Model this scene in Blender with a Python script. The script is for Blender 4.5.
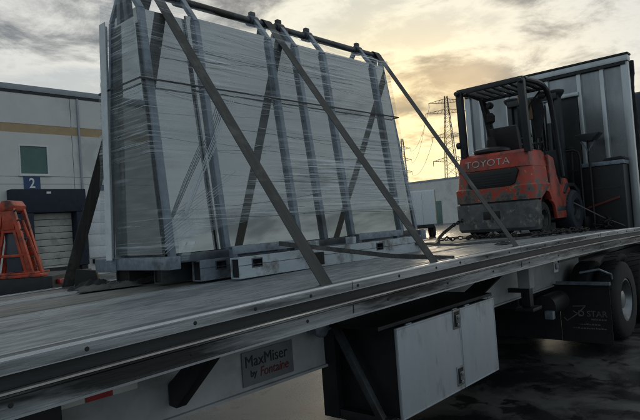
import bpy, bmesh, math, random
from mathutils import Vector, Matrix, noise
random.seed(7)
for o in list(bpy.data.objects): bpy.data.objects.remove(o)
sc = bpy.context.scene
col = sc.collection
PI = math.pi

# ---------------------------------------------------------------- camera
CAMZ = 1.82
cam_d = bpy.data.cameras.new('camera'); cam = bpy.data.objects.new('camera', cam_d); col.objects.link(cam)
cam_d.sensor_fit = 'HORIZONTAL'; cam_d.sensor_width = 36.0; cam_d.lens = 36.0*575.33/640.0
cam_d.clip_start = 0.05; cam_d.clip_end = 6000
R_ = Vector((0.66889125, -0.73970925, -0.07358479)); U_ = Vector((0.03098614, -0.07115833, 0.99698363)); F_ = Vector((0.74271418, 0.66915373, 0.02467645))
m = Matrix((R_, U_, -F_)).transposed().to_4x4(); m.translation = (0, 0, CAMZ)
cam.matrix_world = m
sc.camera = cam
sc.render.resolution_x = 1024; sc.render.resolution_y = 672

# ---------------------------------------------------------------- sky, sun, exposure
SUN_AZ = math.radians(35.0); SUN_EL = math.radians(6.0)
S = Vector((math.cos(SUN_AZ)*math.cos(SUN_EL), math.sin(SUN_AZ)*math.cos(SUN_EL), math.sin(SUN_EL)))
w = bpy.data.worlds.new('World'); sc.world = w; w.use_nodes = True
nt = w.node_tree; N = nt.nodes; L = nt.links; N.clear()
def nn(t, **k):
    n = N.new(t)
    for a, b in k.items(): setattr(n, a, b)
    return n
out = nn('ShaderNodeOutputWorld'); bg = nn('ShaderNodeBackground'); bg.inputs['Strength'].default_value = 0.1
L.new(bg.outputs[0], out.inputs[0])
sky = nn('ShaderNodeTexSky', sky_type='NISHITA', sun_disc=False); sky.sun_elevation = SUN_EL; sky.sun_rotation = PI/2-SUN_AZ
sky.air_density = 1.0; sky.dust_density = 1.5; sky.ozone_density = 1.0
tc = nn('ShaderNodeTexCoord')
sep = nn('ShaderNodeSeparateXYZ'); L.new(tc.outputs['Generated'], sep.inputs[0])
def math_(op, a, b=None, clamp=False):
    n = nn('ShaderNodeMath', operation=op, use_clamp=clamp)
    for i, v in enumerate((a, b)):
        if v is None: continue
        if isinstance(v, (int, float)): n.inputs[i].default_value = v
        else: L.new(v, n.inputs[i])
    return n.outputs[0]
zc = math_('ADD', math_('MAXIMUM', sep.outputs[2], 0.0), 0.16)
cmb = nn('ShaderNodeCombineXYZ')
L.new(math_('DIVIDE', sep.outputs[0], zc), cmb.inputs[0]); L.new(math_('DIVIDE', sep.outputs[1], zc), cmb.inputs[1])
def wnoise(scale, detail, rough, dist, loc=(0,0,0), rot=0.0, sx=1.0):
    mp = nn('ShaderNodeMapping'); mp.inputs['Location'].default_value = loc; mp.inputs['Rotation'].default_value = (0,0,rot)
    mp.inputs['Scale'].default_value = (sx,1,1)
    L.new(cmb.outputs[0], mp.inputs[0])
    t = nn('ShaderNodeTexNoise'); t.inputs['Scale'].default_value = scale; t.inputs['Detail'].default_value = detail
    t.inputs['Roughness'].default_value = rough; t.inputs['Distortion'].default_value = dist
    L.new(mp.outputs[0], t.inputs['Vector']); return t.outputs['Fac']
def ramp(fac, pts, interp='LINEAR'):
    r = nn('ShaderNodeValToRGB'); r.color_ramp.interpolation = interp
    e = r.color_ramp.elements
    while len(e) > 1: e.remove(e[0])
    e[0].position = pts[0][0]; e[0].color = (*pts[0][1], 1)
    for p, c in pts[1:]:
        x = e.new(p); x.color = (*c, 1)
    L.new(fac, r.inputs[0]); return r.outputs[0]
def mixc(f, a, b, mode='MIX'):
    n = nn('ShaderNodeMix', data_type='RGBA', blend_type=mode)
    if isinstance(f, (int, float)): n.inputs[0].default_value = f
    else: L.new(f, n.inputs[0])
    for i, v in ((6, a), (7, b)):
        if isinstance(v, tuple): n.inputs[i].default_value = (*v, 1)
        else: L.new(v, n.inputs[i])
    return n.outputs[2]
dot = nn('ShaderNodeVectorMath', operation='DOT_PRODUCT'); L.new(tc.outputs['Generated'], dot.inputs[0]); dot.inputs[1].default_value = S
ang = math_('MULTIPLY_ADD', dot.outputs['Value'], 0.5); N[-1].inputs[2].default_value = 0.5   # 0 away from the sun .. 1 at the sun
# lit, thin cloud and thick cloud, both brighter and warmer toward the sun
thin = ramp(ang, [(0.0, (2.9, 3.6, 4.0)), (0.5, (3.6, 4.2, 4.5)), (0.85, (5.3, 5.35, 5.2)), (0.955, (6.4, 6.35, 5.9)), (0.985, (7.5, 7.1, 5.7)), (0.997, (9.4, 7.9, 4.8)), (1.0, (11.5, 9.0, 4.8))])
thick = ramp(ang, [(0.0, (1.6, 2.0, 2.3)), (0.5, (1.6, 1.85, 2.05)), (0.85, (1.45, 1.58, 1.7)), (0.955, (1.45, 1.55, 1.7)), (0.985, (1.9, 1.85, 1.8)), (1.0, (4.4, 3.5, 2.1))])
clear = ramp(ang, [(0.0, (2.7, 3.5, 4.1)), (0.5, (3.4, 4.0, 4.4)), (0.85, (4.1, 4.5, 4.7)), (0.955, (4.4, 4.65, 4.65)), (0.985, (5.6, 5.4, 4.5)), (1.0, (9.4, 7.6, 4.3))])
n1 = wnoise(1.35, 9, 0.57, 0.3, (5.4, 0.3, 0), 0.6, 0.8); n2 = wnoise(4.6, 9, 0.66, 0.5, (0.4, 5.2, 0))
dens = math_('ADD', math_('MULTIPLY', n1, 0.72), math_('MULTIPLY', n2, 0.28))
mask = nn('ShaderNodeMapRange', interpolation_type='SMOOTHSTEP'); L.new(dens, mask.inputs[0]); mask.inputs[1].default_value = 0.485; mask.inputs[2].default_value = 0.62
maskb = nn('ShaderNodeMapRange', interpolation_type='SMOOTHSTEP'); L.new(dens, maskb.inputs[0]); maskb.inputs[1].default_value = 0.40; maskb.inputs[2].default_value = 0.50
clouds = mixc(mask.outputs[0], mixc(maskb.outputs[0], clear, thin), thick)
mask2 = nn('ShaderNodeMapRange'); L.new(wnoise(0.6, 5, 0.5, 0.2, (8.3, 2.2, 0)), mask2.inputs[0]); mask2.inputs[1].default_value = 0.35; mask2.inputs[2].default_value = 0.6
mask2.inputs[3].default_value = 0.72; mask2.inputs[4].default_value = 1.0
L.new(mixc(mask2.outputs[0], sky.outputs[0], clouds), bg.inputs[0])

sd = bpy.data.lights.new('sun', 'SUN'); sd.energy = 0.5; sd.angle = math.radians(12); sd.color = (1.0, 0.82, 0.6)
so = bpy.data.objects.new('sun', sd); col.objects.link(so); so.rotation_euler = S.to_track_quat('Z', 'Y').to_euler(); so.location = (0, 0, 40)
vs = sc.view_settings; vs.view_transform = 'Standard'; vs.look = 'None'; vs.gamma = 1; vs.exposure = 0.4; vs.use_curve_mapping = False
sc.render.engine = 'CYCLES'; sc.cycles.transparent_max_bounces = 18; sc.cycles.max_bounces = 8; sc.cycles.filter_width = 1.15

# ---------------------------------------------------------------- materials
MATS = {}
def mat(name, c1, c2=None, rough=0.5, rough2=None, metal=0.0, scale=6.0, stretch=(1,1,1), lo=0.35, hi=0.65, bump=0.0, bscale=30.0, bstretch=None, dirt=None, dirt_amt=0.0, dirt_scale=2.5, dirt_st=(1,1,1), rand=0.0, spec=0.5, detail=8):
    if name in MATS: return MATS[name]
    M = bpy.data.materials.new(name); M.use_nodes = True; MATS[name] = M
    t = M.node_tree; n = t.nodes; l = t.links
    b = n['Principled BSDF']; b.inputs['Metallic'].default_value = metal; b.inputs['Roughness'].default_value = rough
    b.inputs['Specular IOR Level'].default_value = spec
    co = n.new('ShaderNodeTexCoord')
    def ns(sc_, st, det=8, off=0.0):
        mp = n.new('ShaderNodeMapping'); mp.inputs['Scale'].default_value = st; mp.inputs['Location'].default_value = (off, off*.7, off*.3)
        l.new(co.outputs['Object'], mp.inputs[0])
        x = n.new('ShaderNodeTexNoise'); x.inputs['Scale'].default_value = sc_; x.inputs['Detail'].default_value = det; x.inputs['Roughness'].default_value = 0.62
        l.new(mp.outputs[0], x.inputs['Vector']); return x.outputs['Fac']
    def rng(f, a, b_, c, d):
        r = n.new('ShaderNodeMapRange'); l.new(f, r.inputs[0])
        for i, v in enumerate((a, b_, c, d)): r.inputs[i+1].default_value = v
        return r.outputs[0]
    def mx(f, a, b_, mode='MIX'):
        k = n.new('ShaderNodeMix'); k.data_type = 'RGBA'; k.blend_type = mode
        if isinstance(f, float): k.inputs[0].default_value = f
        else: l.new(f, k.inputs[0])
        for i, v in ((6, a), (7, b_)):
            if isinstance(v, tuple): k.inputs[i].default_value = (*v, 1)
            else: l.new(v, k.inputs[i])
        return k.outputs[2]
    f = ns(scale, stretch, detail)
    c = mx(rng(f, lo, hi, 0, 1), c1, c2 if c2 else tuple(v*0.72 for v in c1))
    if rough2 is not None: l.new(rng(f, lo, hi, rough, rough2), b.inputs['Roughness'])
    if dirt:
        c = mx(rng(ns(dirt_scale, dirt_st, 10, 4.3), 0.62-dirt_amt*.3, 0.72-dirt_amt*.2, 0, 1), c, dirt)
    if rand:
        oi = n.new('ShaderNodeObjectInfo'); hs = n.new('ShaderNodeHueSaturation'); l.new(c, hs.inputs['Color'])
        l.new(rng(oi.outputs['Random'], 0, 1, 1-rand, 1+rand), hs.inputs['Value']); c = hs.outputs[0]
    l.new(c, b.inputs['Base Color'])
    if bump:
        bp = n.new('ShaderNodeBump'); bp.inputs['Strength'].default_value = bump; bp.inputs['Distance'].default_value = 0.01
        l.new(ns(bscale, bstretch or stretch, 8, 1.9), bp.inputs['Height']); l.new(bp.outputs[0], b.inputs['Normal'])
    return M
m_deck = mat('worn_deck', (.31,.33,.345), (.13,.14,.15), rough=.38, rough2=.6, scale=26, stretch=(.22,1,1), lo=.34, hi=.66, bump=.6, bscale=45, bstretch=(.25,1.2,1), dirt=(.09,.092,.095), dirt_amt=.35, dirt_scale=2.2, dirt_st=(.3,1.2,1), rand=.22)
m_wood = mat('worn_deck_wood', (.20,.19,.17), (.11,.105,.095), rough=.55, rough2=.7, scale=24, stretch=(.18,1,1), lo=.34, hi=.66, bump=.7, bscale=40, bstretch=(.2,1.3,1), dirt=(.06,.057,.052), dirt_amt=.4, dirt_scale=2.2, dirt_st=(.3,1.2,1), rand=.2)
m_alu = mat('worn_aluminium', (.46,.48,.50), (.17,.18,.19), rough=.33, rough2=.6, metal=.75, scale=9, stretch=(.12,1,2.5), bump=.25, bscale=40, bstretch=(.1,1,1), dirt=(.05,.05,.05), dirt_amt=.55, dirt_scale=5.0, dirt_st=(.2,1,1.6))
m_rub = mat('rub_rail_alloy', (.5,.47,.44), (.28,.26,.25), rough=.3, rough2=.5, metal=.8, scale=10, stretch=(.15,1,2))
m_groove = mat('worn_rail_top', (.16,.18,.20), (.06,.065,.07), rough=.45, rough2=.6, metal=.3, scale=12, stretch=(.12,1,1), dirt=(.28,.3,.32), dirt_amt=.2, dirt_scale=6, dirt_st=(.2,1,1))
m_bright = mat('polished_edge_alloy', (.62,.64,.66), (.34,.35,.36), rough=.28, rough2=.45, metal=.8, scale=7, stretch=(.2,1,1))
m_darkmetal = mat('dark_metal', (.035,.036,.038), (.016,.016,.018), rough=.5, scale=7, stretch=(.2,1,1), bump=.2)
m_bolt = mat('bolt_steel', (.03,.028,.027), (.018,.016,.015), rough=.75)
m_white = mat('white_frame_paint', (.5,.5,.5), (.34,.34,.34), rough=.5, scale=3, dirt=(.26,.26,.255), dirt_amt=.3, dirt_scale=2, dirt_st=(.5,1,1))
m_black = mat('black_steel', (.016,.017,.018), (.009,.009,.01), rough=.5, scale=6, bump=.15)
m_rubber = mat('rubber', (.010,.010,.011), (.017,.016,.016), rough=.8, scale=9, bump=.3)
m_tool = mat('toolbox_alloy', (.46,.49,.52), (.42,.45,.48), rough=.40, rough2=.52, metal=.3, scale=7, stretch=(1,1,.25), bump=.12, bscale=2.5, dirt=(.27,.28,.285), dirt_amt=.2, dirt_scale=7, dirt_st=(1,1,.35))
m_galv = mat('galvanised_steel', (.27,.31,.36), (.18,.21,.25), rough=.4, rough2=.6, metal=.4, scale=18, dirt=(.11,.11,.11), dirt_amt=.3, dirt_scale=5, bump=.1)
m_stan = mat('blue_grey_stanchion', (.22,.26,.31), (.16,.19,.23), rough=.45, metal=.35, scale=14, dirt=(.08,.08,.08), dirt_amt=.25)
m_palesteel = mat('pale_painted_steel', (.52,.57,.6), (.40,.45,.48), rough=.5, scale=9, stretch=(.3,1,1), dirt=(.16,.15,.14), dirt_amt=.42, dirt_scale=6)
m_darksteel = mat('dark_rack_steel', (.11,.125,.145), (.06,.068,.08), rough=.45, metal=.3, scale=9, dirt=(.045,.04,.035), dirt_amt=.5)
m_band_black = mat('plastic_band', (.035,.037,.04), rough=.5)
m_strap = mat('strap_webbing', (.060,.058,.055), (.03,.03,.03), rough=.7, scale=30, stretch=(1.5,.12,.12), dirt=(.10,.095,.085), dirt_amt=.25, dirt_scale=7, bump=.6, bscale=160)
m_red = mat('forklift_red', (.50,.062,.034), (.38,.046,.028), rough=.42, scale=4, dirt=(.10,.05,.035), dirt_amt=.5, dirt_scale=5, bump=.05)
m_lift_red = mat('red_machine_paint', (.58,.08,.03), (.40,.05,.02), rough=.45, scale=6, dirt=(.09,.03,.02), dirt_amt=.4)
m_weight = mat('counterweight_grey', (.13,.132,.132), (.06,.062,.064), rough=.55, scale=6, dirt=(.30,.27,.22), dirt_amt=.25, dirt_scale=9, bump=.3)
m_fblack = mat('forklift_black', (.028,.03,.034), (.018,.019,.022), rough=.42, scale=8)
m_seat = mat('seat_vinyl', (.02,.02,.022), (.03,.03,.032), rough=.5)
m_bwall = mat('building_paint', (.68,.665,.64), (.61,.60,.58), rough=.8, scale=.7, bump=.15, bscale=12, dirt=(.53,.52,.51), dirt_amt=.3, dirt_scale=.5)
m_bcap = mat('parapet_metal', (.34,.36,.39), (.28,.30,.33), rough=.5, metal=.2, scale=2)
m_band = mat('tan_band_paint', (.46,.34,.20), (.40,.29,.17), rough=.75, scale=2)
m_navy = mat('navy_dock_canvas', (.018,.024,.045), (.012,.016,.03), rough=.8, scale=3, bump=.4, bscale=5)
m_sign = mat('blue_sign_enamel', (.02,.06,.16), (.018,.05,.14), rough=.4)
m_signw = mat('sign_white', (.78,.78,.78), (.7,.7,.7), rough=.5)
m_door = mat('dock_door_cream', (.46,.45,.41), (.40,.39,.36), rough=.55, scale=4, dirt=(.28,.27,.25), dirt_amt=.35, dirt_scale=2)
m_pylon = mat('pylon_steel', (.10,.10,.10), (.07,.07,.07), rough=.6, metal=.4)
m_rag = mat('canvas_rag', (.11,.105,.095), (.04,.04,.04), rough=.9, scale=7, bump=.6, bscale=60)
m_ragd = mat('dark_rag', (.03,.032,.035), (.018,.018,.02), rough=.9, scale=7, bump=.5, bscale=60)
m_foam = mat('white_foam', (.72,.74,.76), (.6,.62,.64), rough=.7, scale=12)
m_redt = mat('red_reflective', (.5,.025,.025), (.4,.02,.02), rough=.4)
m_wht = mat('white_reflective', (.78,.76,.70), (.66,.64,.58), rough=.4)
m_plate = mat('name_plate_grey', (.20,.205,.21), (.15,.155,.16), rough=.5, scale=5)
m_ink = mat('plate_ink_dark', (.012,.012,.012), rough=.5)
m_inkred = mat('plate_ink_red', (.16,.008,.01), rough=.5)
m_flaptext = mat('flap_print', (.17,.175,.18), (.09,.09,.095), rough=.6)
m_worntext = mat('worn_decal', (.50,.46,.43), (.36,.08,.06), rough=.55, scale=14, lo=.48, hi=.62)
m_panel = mat('bulkhead_panel_alloy', (.30,.315,.33), (.20,.21,.22), rough=.2, rough2=.34, metal=.8, scale=2.2, stretch=(1,1,.25), dirt=(.27,.28,.28), dirt_amt=.15, dirt_scale=1.2)
m_post = mat('bulkhead_post_alloy', (.52,.54,.55), (.40,.42,.43), rough=.35, metal=.7, scale=5, stretch=(1,1,.2))
m_cab = mat('tractor_paint', (.05,.06,.08), (.045,.055,.07), rough=.25)
m_blue = mat('dark_blue_tyre', (.018,.026,.042), (.013,.017,.025), rough=.7, scale=5)  # dark blue base colour for the forklift front tyres
m_rim = mat('wheel_rim', (.26,.27,.28), (.13,.135,.14), rough=.3, metal=.8, scale=4)
m_chain = mat('chain_steel', (.06,.057,.055), (.035,.03,.028), rough=.5, metal=.6)
m_amber = mat('amber_lens', (.55,.22,.05), rough=.3)
m_tan = mat('tan_leather', (.30,.20,.11), (.2,.13,.07), rough=.8)
m_dullred = mat('dull_red_paint', (.14,.02,.018), (.08,.014,.012), rough=.6)
m_lens = mat('red_lens', (.4,.02,.02), rough=.25)
m_chrome = mat('latch_chrome', (.45,.46,.47), (.2,.2,.2), rough=.25, metal=.9)
m_wire = mat('power_wire', (.05,.05,.05), rough=.7)

def wear_mat():
    M = bpy.data.materials.new('chipped_red_paint'); M.use_nodes = True; t = M.node_tree; n = t.nodes; l = t.links; b = n['Principled BSDF']
    co = n.new('ShaderNodeTexCoord')
    def ns(s, off, d=10):
        mp = n.new('ShaderNodeMapping'); mp.inputs['Location'].default_value = (off, off, off); l.new(co.outputs['Object'], mp.inputs[0])
        x = n.new('ShaderNodeTexNoise'); x.inputs['Scale'].default_value = s; x.inputs['Detail'].default_value = d; x.inputs['Roughness'].default_value = .7; l.new(mp.outputs[0], x.inputs['Vector']); return x.outputs['Fac']
    def rg(f, a, c):
        r = n.new('ShaderNodeMapRange'); l.new(f, r.inputs[0]); r.inputs[1].default_value = a; r.inputs[2].default_value = c; return r.outputs[0]
    def mx(f, a, c):
        k = n.new('ShaderNodeMix'); k.data_type = 'RGBA'; l.new(f, k.inputs[0])
        for i, v in ((6, a), (7, c)):
            if isinstance(v, tuple): k.inputs[i].default_value = (*v, 1)
            else: l.new(v, k.inputs[i])
        return k.outputs[2]
    sp = n.new('ShaderNodeSeparateXYZ'); l.new(co.outputs['Object'], sp.inputs[0])
    z = n.new('ShaderNodeMath'); z.operation = 'MULTIPLY_ADD'; l.new(sp.outputs[2], z.inputs[0]); z.inputs[1].default_value = -.40; z.inputs[2].default_value = .345
    a = n.new('ShaderNodeMath'); a.operation = 'ADD'; l.new(ns(7.5, 0), a.inputs[0]); l.new(z.outputs[0], a.inputs[1])
    c = mx(ns(6, 2), (.50,.062,.034), (.38,.046,.028))
    c = mx(rg(a.outputs[0], .56, .60), c, (.14,.12,.10))
    c = mx(rg(ns(13, 7), .60, .64), c, (.42,.28,.14))
    c = mx(rg(a.outputs[0], .64, .70), c, (.07,.07,.068))
    l.new(c, b.inputs['Base Color']); b.inputs['Roughness'].default_value = .5
    bp = n.new('ShaderNodeBump'); bp.inputs['Strength'].default_value = .3; bp.inputs['Distance'].default_value = .004; l.new(a.outputs[0], bp.inputs['Height']); l.new(bp.outputs[0], b.inputs['Normal'])
    return M
m_wear = wear_mat()

def glass_mat(name, tint, haze, hazecol, rough=.02, fr=1.45):
    M = bpy.data.materials.new(name); M.use_nodes = True; t = M.node_tree; n = t.nodes; l = t.links; n.clear()
    o = n.new('ShaderNodeOutputMaterial'); tr = n.new('ShaderNodeBsdfTransparent'); tr.inputs[0].default_value = (*tint, 1)
    gl = n.new('ShaderNodeBsdfGlossy'); gl.inputs['Roughness'].default_value = rough; gl.inputs['Color'].default_value = (.9,.92,.95,1)
    df = n.new('ShaderNodeBsdfDiffuse'); df.inputs[0].default_value = (*hazecol, 1)
    m1 = n.new('ShaderNodeMixShader'); m1.inputs[0].default_value = haze; l.new(tr.outputs[0], m1.inputs[1]); l.new(df.outputs[0], m1.inputs[2])
    fz = n.new('ShaderNodeFresnel'); fz.inputs[0].default_value = fr
    m2 = n.new('ShaderNodeMixShader'); l.new(fz.outputs[0], m2.inputs[0]); l.new(m1.outputs[0], m2.inputs[1]); l.new(gl.outputs[0], m2.inputs[2]); l.new(m2.outputs[0], o.inputs[0])
    return M
def coated_mat():
    M = bpy.data.materials.new('coated_reflective_glass'); M.use_nodes = True; t = M.node_tree; n = t.nodes; l = t.links; n.clear()
    o = n.new('ShaderNodeOutputMaterial'); gl = n.new('ShaderNodeBsdfGlossy'); gl.inputs['Roughness'].default_value = .025; gl.inputs['Color'].default_value = (.90,.945,.95,1)
    df = n.new('ShaderNodeBsdfDiffuse'); df.inputs[0].default_value = (.105,.10,.086,1); tr = n.new('ShaderNodeBsdfTransparent'); tr.inputs[0].default_value = (.55,.6,.55,1)
    a = n.new('ShaderNodeMixShader'); a.inputs[0].default_value = .22; l.new(df.outputs[0], a.inputs[1]); l.new(tr.outputs[0], a.inputs[2])
    fz = n.new('ShaderNodeLayerWeight'); fz.inputs[0].default_value = .42
    r = n.new('ShaderNodeMapRange'); l.new(fz.outputs['Fresnel'], r.inputs[0]); r.inputs[1].default_value = 0; r.inputs[2].default_value = 1; r.inputs[3].default_value = .27; r.inputs[4].default_value = .9
    co = n.new('ShaderNodeTexCoord'); nz = n.new('ShaderNodeTexNoise'); nz.inputs['Scale'].default_value = .9; nz.inputs['Detail'].default_value = 1; l.new(co.outputs['Object'], nz.inputs['Vector'])
    bp = n.new('ShaderNodeBump'); bp.inputs['Strength'].default_value = .25; bp.inputs['Distance'].default_value = .02; l.new(nz.outputs['Fac'], bp.inputs['Height']); l.new(bp.outputs[0], gl.inputs['Normal'])
    m2 = n.new('ShaderNodeMixShader'); l.new(r.outputs[0], m2.inputs[0]); l.new(a.outputs[0], m2.inputs[1]); l.new(gl.outputs[0], m2.inputs[2]); l.new(m2.outputs[0], o.inputs[0])
    return M
m_glass = coated_mat()
m_win = mat('green_window_glass', (.05,.13,.11), (.04,.11,.095), rough=.08, scale=1.2, spec=.8)

def film_mat():
    M = bpy.data.materials.new('stretch_film'); M.use_nodes = True; t = M.node_tree; n = t.nodes; l = t.links; n.clear()
    o = n.new('ShaderNodeOutputMaterial'); co = n.new('ShaderNodeTexCoord')
    def ns(s, st, rot=(0,0,0), d=6, dist=.0, loc=(0,0,0)):
        mp = n.new('ShaderNodeMapping'); mp.inputs['Scale'].default_value = st; mp.inputs['Rotation'].default_value = rot; mp.inputs['Location'].default_value = loc; l.new(co.outputs['Object'], mp.inputs[0])
        x = n.new('ShaderNodeTexNoise'); x.inputs['Scale'].default_value = s; x.inputs['Detail'].default_value = d; x.inputs['Distortion'].default_value = dist; x.inputs['Roughness'].default_value = .6; l.new(mp.outputs[0], x.inputs['Vector']); return x.outputs['Fac']
    def rg(f, a, c, e=0., g=1.):
        r = n.new('ShaderNodeMapRange'); l.new(f, r.inputs[0])
        for i, v in enumerate((a, c, e, g)): r.inputs[i+1].default_value = v
        return r.outputs[0]
    def mm(op, a, c):
        k = n.new('ShaderNodeMath'); k.operation = op
        for i, v in enumerate((a, c)):
            if isinstance(v, float): k.inputs[i].default_value = v
            else: l.new(v, k.inputs[i])
        return k.outputs[0]
    s1 = ns(1., (.5, .5, 34), (0, math.radians(2.5), 0), 7, .4)
    s2 = ns(1., (.9, .9, 120), (0, math.radians(-2), 0), 4, .3, (3, 1, 2))
    big = ns(1.3, (.5, .5, 1.2), d=3, loc=(5, 2, 0))
    st = mm('ADD', mm('MULTIPLY', rg(s1, .53, .70), .45), mm('MULTIPLY', rg(s2, .55, .72), .55))
    fac = mm('ADD', mm('MULTIPLY', st, rg(big, .40, .62, .16, 1.55)), .09)
    # wrapped layers: more turns of film about the middle
    tr = n.new('ShaderNodeBsdfTransparent'); tr.inputs[0].default_value = (.96,.97,.98,1)
    df = n.new('ShaderNodeBsdfDiffuse'); df.inputs[0].default_value = (.58,.68,.75,1)
    tl = n.new('ShaderNodeBsdfTranslucent'); tl.inputs[0].default_value = (.5,.53,.55,1)
    gl = n.new('ShaderNodeBsdfGlossy'); gl.inputs['Roughness'].default_value = .32; gl.inputs['Color'].default_value = (.85,.9,.95,1)
    bp = n.new('ShaderNodeBump'); bp.inputs['Strength'].default_value = .7; bp.inputs['Distance'].default_value = .01; l.new(mm('ADD', s1, mm('MULTIPLY', s2, .4)), bp.inputs['Height'])
    l.new(bp.outputs[0], gl.inputs['Normal'])
    a = n.new('ShaderNodeMixShader'); a.inputs[0].default_value = .2; l.new(df.outputs[0], a.inputs[1]); l.new(tl.outputs[0], a.inputs[2])
    b = n.new('ShaderNodeMixShader'); b.inputs[0].default_value = .45; l.new(a.outputs[0], b.inputs[1]); l.new(gl.outputs[0], b.inputs[2])
    c = n.new('ShaderNodeMixShader'); l.new(fac, c.inputs[0]); l.new(tr.outputs[0], c.inputs[1]); l.new(b.outputs[0], c.inputs[2])
    l.new(c.outputs[0], o.inputs[0]); return M
m_film = film_mat()

# ---------------------------------------------------------------- mesh helpers
ORG = {}
class MB:
    def __init__(s): s.v = []; s.f = []
    def add(s, vs, fs):
        k = len(s.v); s.v += [tuple(v) for v in vs]; s.f += [[i+k for i in f] for f in fs]; return s
    def box(s, x0, x1, y0, y1, z0, z1):
        return s.add([(x,y,z) for x in (x0,x1) for y in (y0,y1) for z in (z0,z1)], [(0,1,3,2),(4,6,7,5),(0,4,5,1),(2,3,7,6),(0,2,6,4),(1,5,7,3)])
    def beam(s, p, q, wid, hgt, up=(0,0,1)):
        p = Vector(p); q = Vector(q); d = (q-p).normalized(); a = d.cross(Vector(up))
        if a.length < 1e-4: a = d.cross(Vector((1,0,0)))
        a.normalize(); b = a.cross(d); a *= wid/2; b *= hgt/2
        vs = [c+i*a+j*b for c in (p, q) for i in (-1,1) for j in (-1,1)]
        return s.add(vs, [(0,1,3,2),(4,6,7,5),(0,4,5,1),(2,3,7,6),(0,2,6,4),(1,5,7,3)])
    def cyl(s, p, q, r0, r1=None, n=16, caps=True):
        r1 = r0 if r1 is None else r1; p = Vector(p); q = Vector(q); d = (q-p).normalized()
        a = d.orthogonal().normalized(); b = d.cross(a)
        vs = [c+r*(a*math.cos(2*PI*i/n)+b*math.sin(2*PI*i/n)) for c, r in ((p,r0),(q,r1)) for i in range(n)]
        fs = [(i,(i+1)%n,n+(i+1)%n,n+i) for i in range(n)]
        if caps: fs += [tuple(range(n-1,-1,-1)), tuple(range(n,2*n))]
        return s.add(vs, fs)
    def lathe(s, p, axis, prof, n=28, close=False):
        p = Vector(p); d = Vector(axis).normalized(); a = d.orthogonal().normalized(); b = d.cross(a); vs = []; m = len(prof)
        for (h, r) in prof:
            vs += [p+d*h+r*(a*math.cos(2*PI*i/n)+b*math.sin(2*PI*i/n)) for i in range(n)]
        fs = [(k*n+i, k*n+(i+1)%n, (k+1)*n+(i+1)%n, (k+1)*n+i) for k in range(m-1) for i in range(n)]
        if close: fs += [((m-1)*n+i, (m-1)*n+(i+1)%n, (i+1)%n, i) for i in range(n)]
        else: fs += [tuple(range(n-1,-1,-1)), tuple(range((m-1)*n, m*n))]
        return s.add(vs, fs)
    def tube(s, pts, r, n=10, closed=False):
        pts = [Vector(p) for p in pts]; m = len(pts); vs = []; a = None
        for i, p in enumerate(pts):
            if closed: d = (pts[(i+1)%m]-pts[i-1]).normalized()
            else: d = (pts[min(i+1,m-1)]-pts[max(i-1,0)]).normalized()
            if a is None: a = d.orthogonal().normalized()
            a = (a-d*a.dot(d)).normalized(); b = d.cross(a)
            vs += [p+r*(a*math.cos(2*PI*k/n)+b*math.sin(2*PI*k/n)) for k in range(n)]
        rr = m if closed else m-1
        fs = [(i*n+k, i*n+(k+1)%n, ((i+1)%m)*n+(k+1)%n, ((i+1)%m)*n+k) for i in range(rr) for k in range(n)]
        if not closed: fs += [tuple(range(n-1,-1,-1)), tuple(range((m-1)*n, m*n))]
        return s.add(vs, fs)
    def prism(s, poly, f0, f1):
        n = len(poly); vs = [f0(*p) for p in poly]+[f1(*p) for p in poly]
        return s.add(vs, [tuple(range(n-1,-1,-1)), tuple(range(n,2*n))]+[(i,(i+1)%n,n+(i+1)%n,n+i) for i in range(n)])
    def sweep(s, prof, xs, zf):                # closed profile of (y, dz) along x following the bed's camber
        n = len(prof); vs = [(x, y, zf(x)+dz) for x in xs for (y, dz) in prof]; m = len(xs)
        fs = [(i*n+k, i*n+(k+1)%n, (i+1)*n+(k+1)%n, (i+1)*n+k) for i in range(m-1) for k in range(n)]
        fs += [tuple(range(n-1,-1,-1)), tuple(range((m-1)*n, m*n))]
        return s.add(vs, fs)
    def grid(s, nu, nv, fn):
        vs = [fn(i/nu, j/nv) for i in range(nu+1) for j in range(nv+1)]
        return s.add(vs, [(i*(nv+1)+j, (i+1)*(nv+1)+j, (i+1)*(nv+1)+j+1, i*(nv+1)+j+1) for i in range(nu) for j in range(nv)])
    def mesh(s, name, mt, o=(0,0,0), bevel=0.0, seg=2, flat=False):
        bm = bmesh.new(); o = Vector(o)
        bv = [bm.verts.new(Vector(v)-o) for v in s.v]
        for f in s.f:
            try: bm.faces.new([bv[i] for i in f])
            except ValueError: pass
        bmesh.ops.recalc_face_normals(bm, faces=bm.faces)
        if bevel:
            es = [e for e in bm.edges if len(e.link_faces) == 2 and e.calc_face_angle(0) > .5]
            bmesh.ops.bevel(bm, geom=es, offset=bevel, segments=seg, affect='EDGES', clamp_overlap=True, profile=.6)
        if not flat:
            for f in bm.faces: f.smooth = True
            for e in bm.edges:
                if len(e.link_faces) == 2 and e.calc_face_angle(0) > .6: e.smooth = False
        me = bpy.data.meshes.new(name); bm.to_mesh(me); bm.free(); me.materials.append(mt); return me
    def build(s, name, mt, parent=None, bevel=0.0, seg=2, flat=False):
        o = ORG.get(parent.name, Vector((0,0,0))) if parent else Vector((0,0,0))
        ob = bpy.data.objects.new(name, s.mesh(name, mt, o, bevel, seg, flat)); col.objects.link(ob)
        if parent: ob.parent = parent; ORG[ob.name] = o
        return ob
def thing(name, label, cat, loc, group=None):
    o = bpy.data.objects.new(name, None); col.objects.link(o); o.location = loc; o.empty_display_size = .2
    ORG[o.name] = Vector(loc); tag(o, label, cat, group); return o
def tag(o, label, cat, group=None):
    o['label'] = label; o['category'] = cat
    if group: o['group'] = group
    return o
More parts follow.
